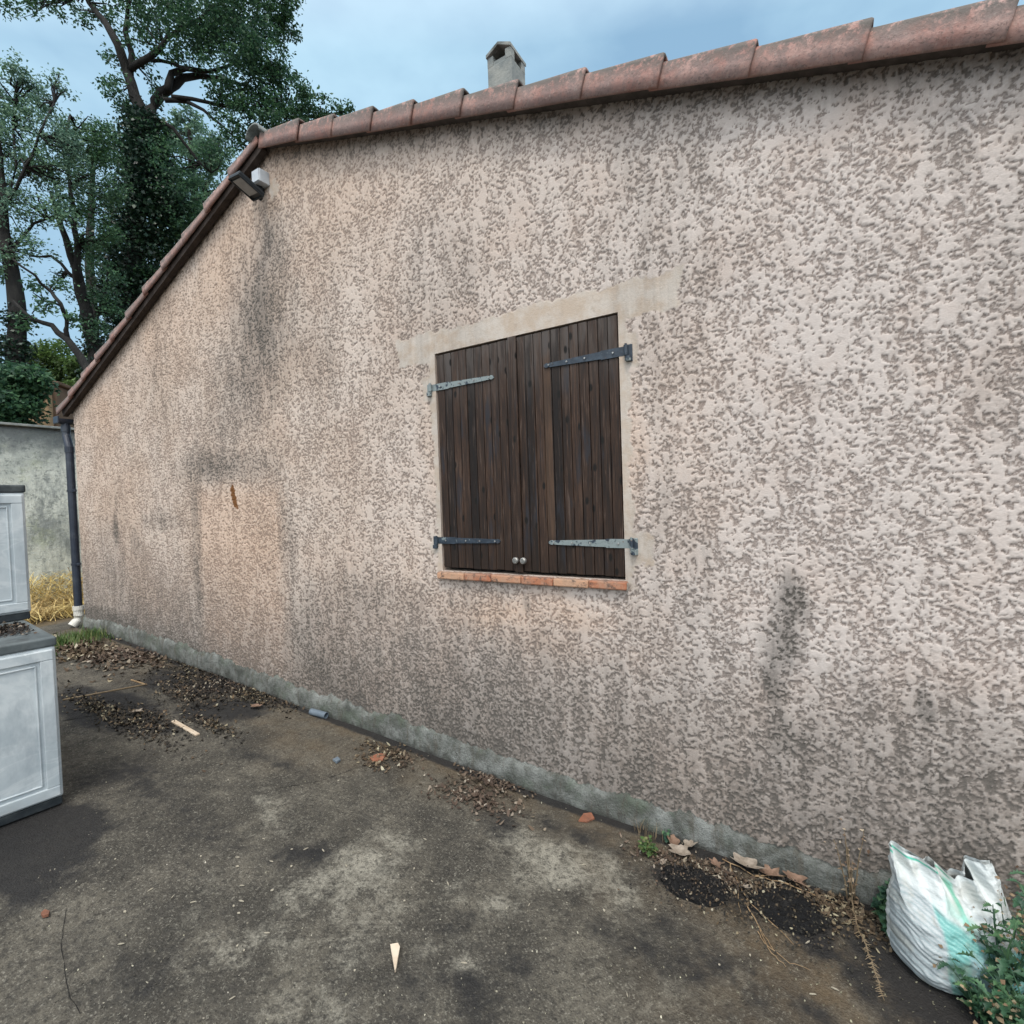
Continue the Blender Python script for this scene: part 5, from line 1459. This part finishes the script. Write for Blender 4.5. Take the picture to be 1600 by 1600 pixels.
# ================================================================== SACK
def sack():
    base = onground(1492, 1512)
    bx_, by_ = base[0], base[1]
    z0 = surf(bx_, by_)
    wv = np.array([RIGHT[0], RIGHT[1]]); wv /= np.linalg.norm(wv)
    wv = np.array([wv[0] * math.cos(-.1) - wv[1] * math.sin(-.1), wv[0] * math.sin(-.1) + wv[1] * math.cos(-.1)])
    dv = np.array([-wv[1], wv[0]])                       # away from the camera
    N, Mv = 260, 150
    U, Vv = np.meshgrid(np.linspace(0, 2 * math.pi, N + 1), np.linspace(0, 1, Mv))
    cu, su = np.cos(U), np.sin(U)                        # su=-1 is the camera side
    se = lambda c, p: np.sign(c) * np.abs(c) ** p
    H = .362
    # height profile of half width and half depth
    a = np.interp(Vv, [0, .04, .12, .35, .6, .8, .93, 1], [.165, .196, .212, .210, .196, .180, .170, .168])
    b = np.interp(Vv, [0, .04, .12, .35, .55, .72, .88, 1], [.115, .142, .155, .152, .125, .075, .030, .018])
    pw = np.interp(Vv, [0, .5, 1], [.78, .85, 1.0])
    x = a * se(cu, pw); y = b * se(su, pw)
    s = x / a
    topz = H + .022 * np.abs(s) ** 1.5 + .014 * (s < 0) * np.abs(s) ** 2 - .045 * np.exp(-((s - .2) / .3) ** 2)
    zz = Vv ** .97 * topz
    up = np.clip((Vv - .45) / .4, 0, 1)
    # folds running up to the mouth
    fold = .020 * np.sin(s * 9 + 1.2 + Vv * 1.6) + .012 * np.sin(s * 17 - Vv * 3) + .012 * (fbm(s * 6 + 3, Vv * 5, 800, 4) - .5) * 2
    fold2 = -(1 - np.abs(np.sin(s * 4.2 + (Vv - .5) * 1.8 + .6))) ** 2 * .045 + .012 * np.abs(np.sin(s * 11 + Vv * 5))
    y = y + (fold + fold2) * up * np.where(su < 0, 1.0, .7)
    y = y - .025 * up ** 2 * (s - .1)                     # mouth twists
    lower = 1 - up
    # stretch wrinkles round the lower bag
    tl = Vv + .22 * s
    wr = .0009 * np.sin(tl * 95 + 3 * fbm(s * 3, Vv * 4, 810, 3) * 6) + .004 * (fbm(s * 2, tl * 22, 815, 3) - .5)
    rad = 1 + wr / .17 * lower * 1.2
    x, y = x * rad * .93, y * rad * .95
    x = x + .008 * (fbm(U * 2, Vv * 6, 820, 3) - .5) * 2 * (1 + up)
    y = y + .010 * (fbm(s * 4 + 2, Vv * 8, 830, 4) - .5) * 2
    # ledge: the slack upper cloth overhangs the tight band on a slanting line
    edge = .56 - .24 * s
    tight = 1 / (1 + np.exp((Vv - edge) / .012))
    y = y - (1 - tight) * .006 * np.where(su < 0, 1, -1) * np.clip(1 - up * .8, 0, 1)
    lean_x = -.012 * Vv ** 2
    Xs = bx_ + (x + lean_x) * wv[0] + (y + .05 * Vv) * dv[0]; Ys = by_ + (x + lean_x) * wv[1] + (y + .05 * Vv) * dv[1]
    P = np.stack([Xs, Ys, z0 + .003 + zz], -1)
    root = empty('plastic_sack', (bx_, by_, z0), 'white woven plastic sack with mint green print leaning by the wall at bottom right', 'sack')
    me = grid_mesh('sack_cloth', P)
    # printed colours
    col = np.zeros(P.shape[:2] + (4,)); col[..., 3] = 1
    white = np.array([.50, .535, .53]); mint = np.array([.06, .42, .30]); pm = np.array([.22, .50, .42]); teal = np.array([.06, .22, .20]); lil = np.array([.27, .37, .42]); grey = np.array([.33, .36, .37])
    def mixc(A, c, m): return A * (1 - m[..., None]) + c * m[..., None]
    front = (su < .15).astype(float)
    C = np.broadcast_to(white, P.shape).copy()
    sm_ = lambda d, w_: np.clip(.5 - d / w_, 0, 1)
    st = sm_(np.abs(s - .02 - .04 * (Vv - .6)) - .055, .012) * sm_(.30 - Vv, .05) * sm_(Vv - .93, .02) * front
    C = mixc(C, pm, st * .85)
    C = mixc(C, mint, sm_(np.abs(s - .02) - .05, .012) * sm_(.72 - Vv, .05) * sm_(Vv - .9, .03) * front * .8)
    C = mixc(C, mint, sm_(np.abs(Vv - .965 + .0 * s) - .010, .012) * sm_(s - .05, .1) * front)
    C = mixc(C, pm, sm_(np.abs(Vv - edge - .10) - .06, .05) * sm_(np.abs(s + .05) - .25, .1) * .45 * front)
    low = tight * front
    L2 = np.broadcast_to(grey, P.shape).copy()
    L2 = mixc(L2, teal * 1.5 + .04, sm_(-.50 - s, .06))
    L2 = mixc(L2, lil, sm_(np.abs(s - .05) - .25, .05) * sm_(Vv - .42, .1) * .7)
    L2 = mixc(L2, pm * .62, sm_(np.abs(s + .38) - .14, .04) * sm_(Vv - .34, .04) * .85)
    L2 = mixc(L2, teal, sm_(.25 - s, .2) * .4)
    ln = .5 + .5 * np.sin(tl * 150 + 7 * fbm(s * 2.2, tl * 3, 840, 3))
    L2 = mixc(L2, np.array([.13, .22, .23]), np.clip(ln - .62, 0, 1) * 1.3)
    L2 = mixc(L2, np.array([.46, .52, .52]), np.clip(.22 - ln, 0, 1) * 1.6)
    C = C * (1 - low[..., None]) + L2 * low[..., None]
    side = (1 - front)
    C = C * (1 - .0 * side[..., None])
    dirt = np.clip((fbm(s * 5, Vv * 7, 850, 4) - .55) * 4, 0, .5) * 1.0 + np.clip(.12 - Vv, 0, 1) * 4 * fbm(s * 12, Vv * 20, 860, 3)
    C = mixc(C, np.array([.22, .20, .15]), np.clip(dirt, 0, .75) * .7)
    ca_ = me.color_attributes.new('print', 'FLOAT_COLOR', 'POINT')
    col[..., :3] = C
    ca_.data.foreach_set('color', col.astype(np.float32).ravel())
    q = NT('woven_polypropylene')
    at = q.n('ShaderNodeAttribute'); at.attribute_name = 'print'
    q.base(at.outputs['Color']); q.rough(.42); q.b.inputs['Specular IOR Level'].default_value = .4
    q.bump(q.noise(38, 5, .6), .006)
    link('sack_cloth', me, q.m, root, smooth=True)
    # contents: bottom disc so it is closed
    mb = MB()
    ringp = [(P[0, k]) for k in range(0, N, 4)]
    f = [mb.bm.verts.new(Vector([float(v) for v in p])) for p in ringp]; mb.bm.faces.new(f)
    mb.build('sack_bottom', q.m, root)
    return root
sack()

# weeds in front of and beside the sack
weed('thistle_weed', onground(1562, 1572), .36, 6, 13, .085, 'tall thistle like weed with toothed leaves in front of the sack', 51, tips=20, lean=.28, leafasp=.24)
weed('thistle_weed', onground(1535, 1595), .15, 12, 9, .075, 'dense low toothed weed covering the right foot of the sack', 52, tips=16, lean=.7, leafasp=.24)
weed('thistle_weed', onground(1635, 1555), .36, 8, 13, .085, 'leafy green weed at the right edge beside the sack', 53, tips=8, lean=.35, leafasp=.24)
weed('thistle_weed', onground(1620, 1640), .24, 16, 11, .085, 'spreading weed in the bottom right corner of the yard', 54, lean=.65, leafasp=.24)
weed('seeding_weed', onground(1580, 1540), .30, 7, 5, .05, 'brown seeding stems standing against the sack', 55, tips=30, lean=.25, lobed=False)
g_ = [onground(1600, 1480), onground(1620, 1440), onground(1650, 1500), onground(1640, 1420)]
blades('long_grass', g_, .30, 40, M['grass'], 'long green grass blades at the right edge behind the sack', 'grass', 21, .05, .0045, lean=.6)
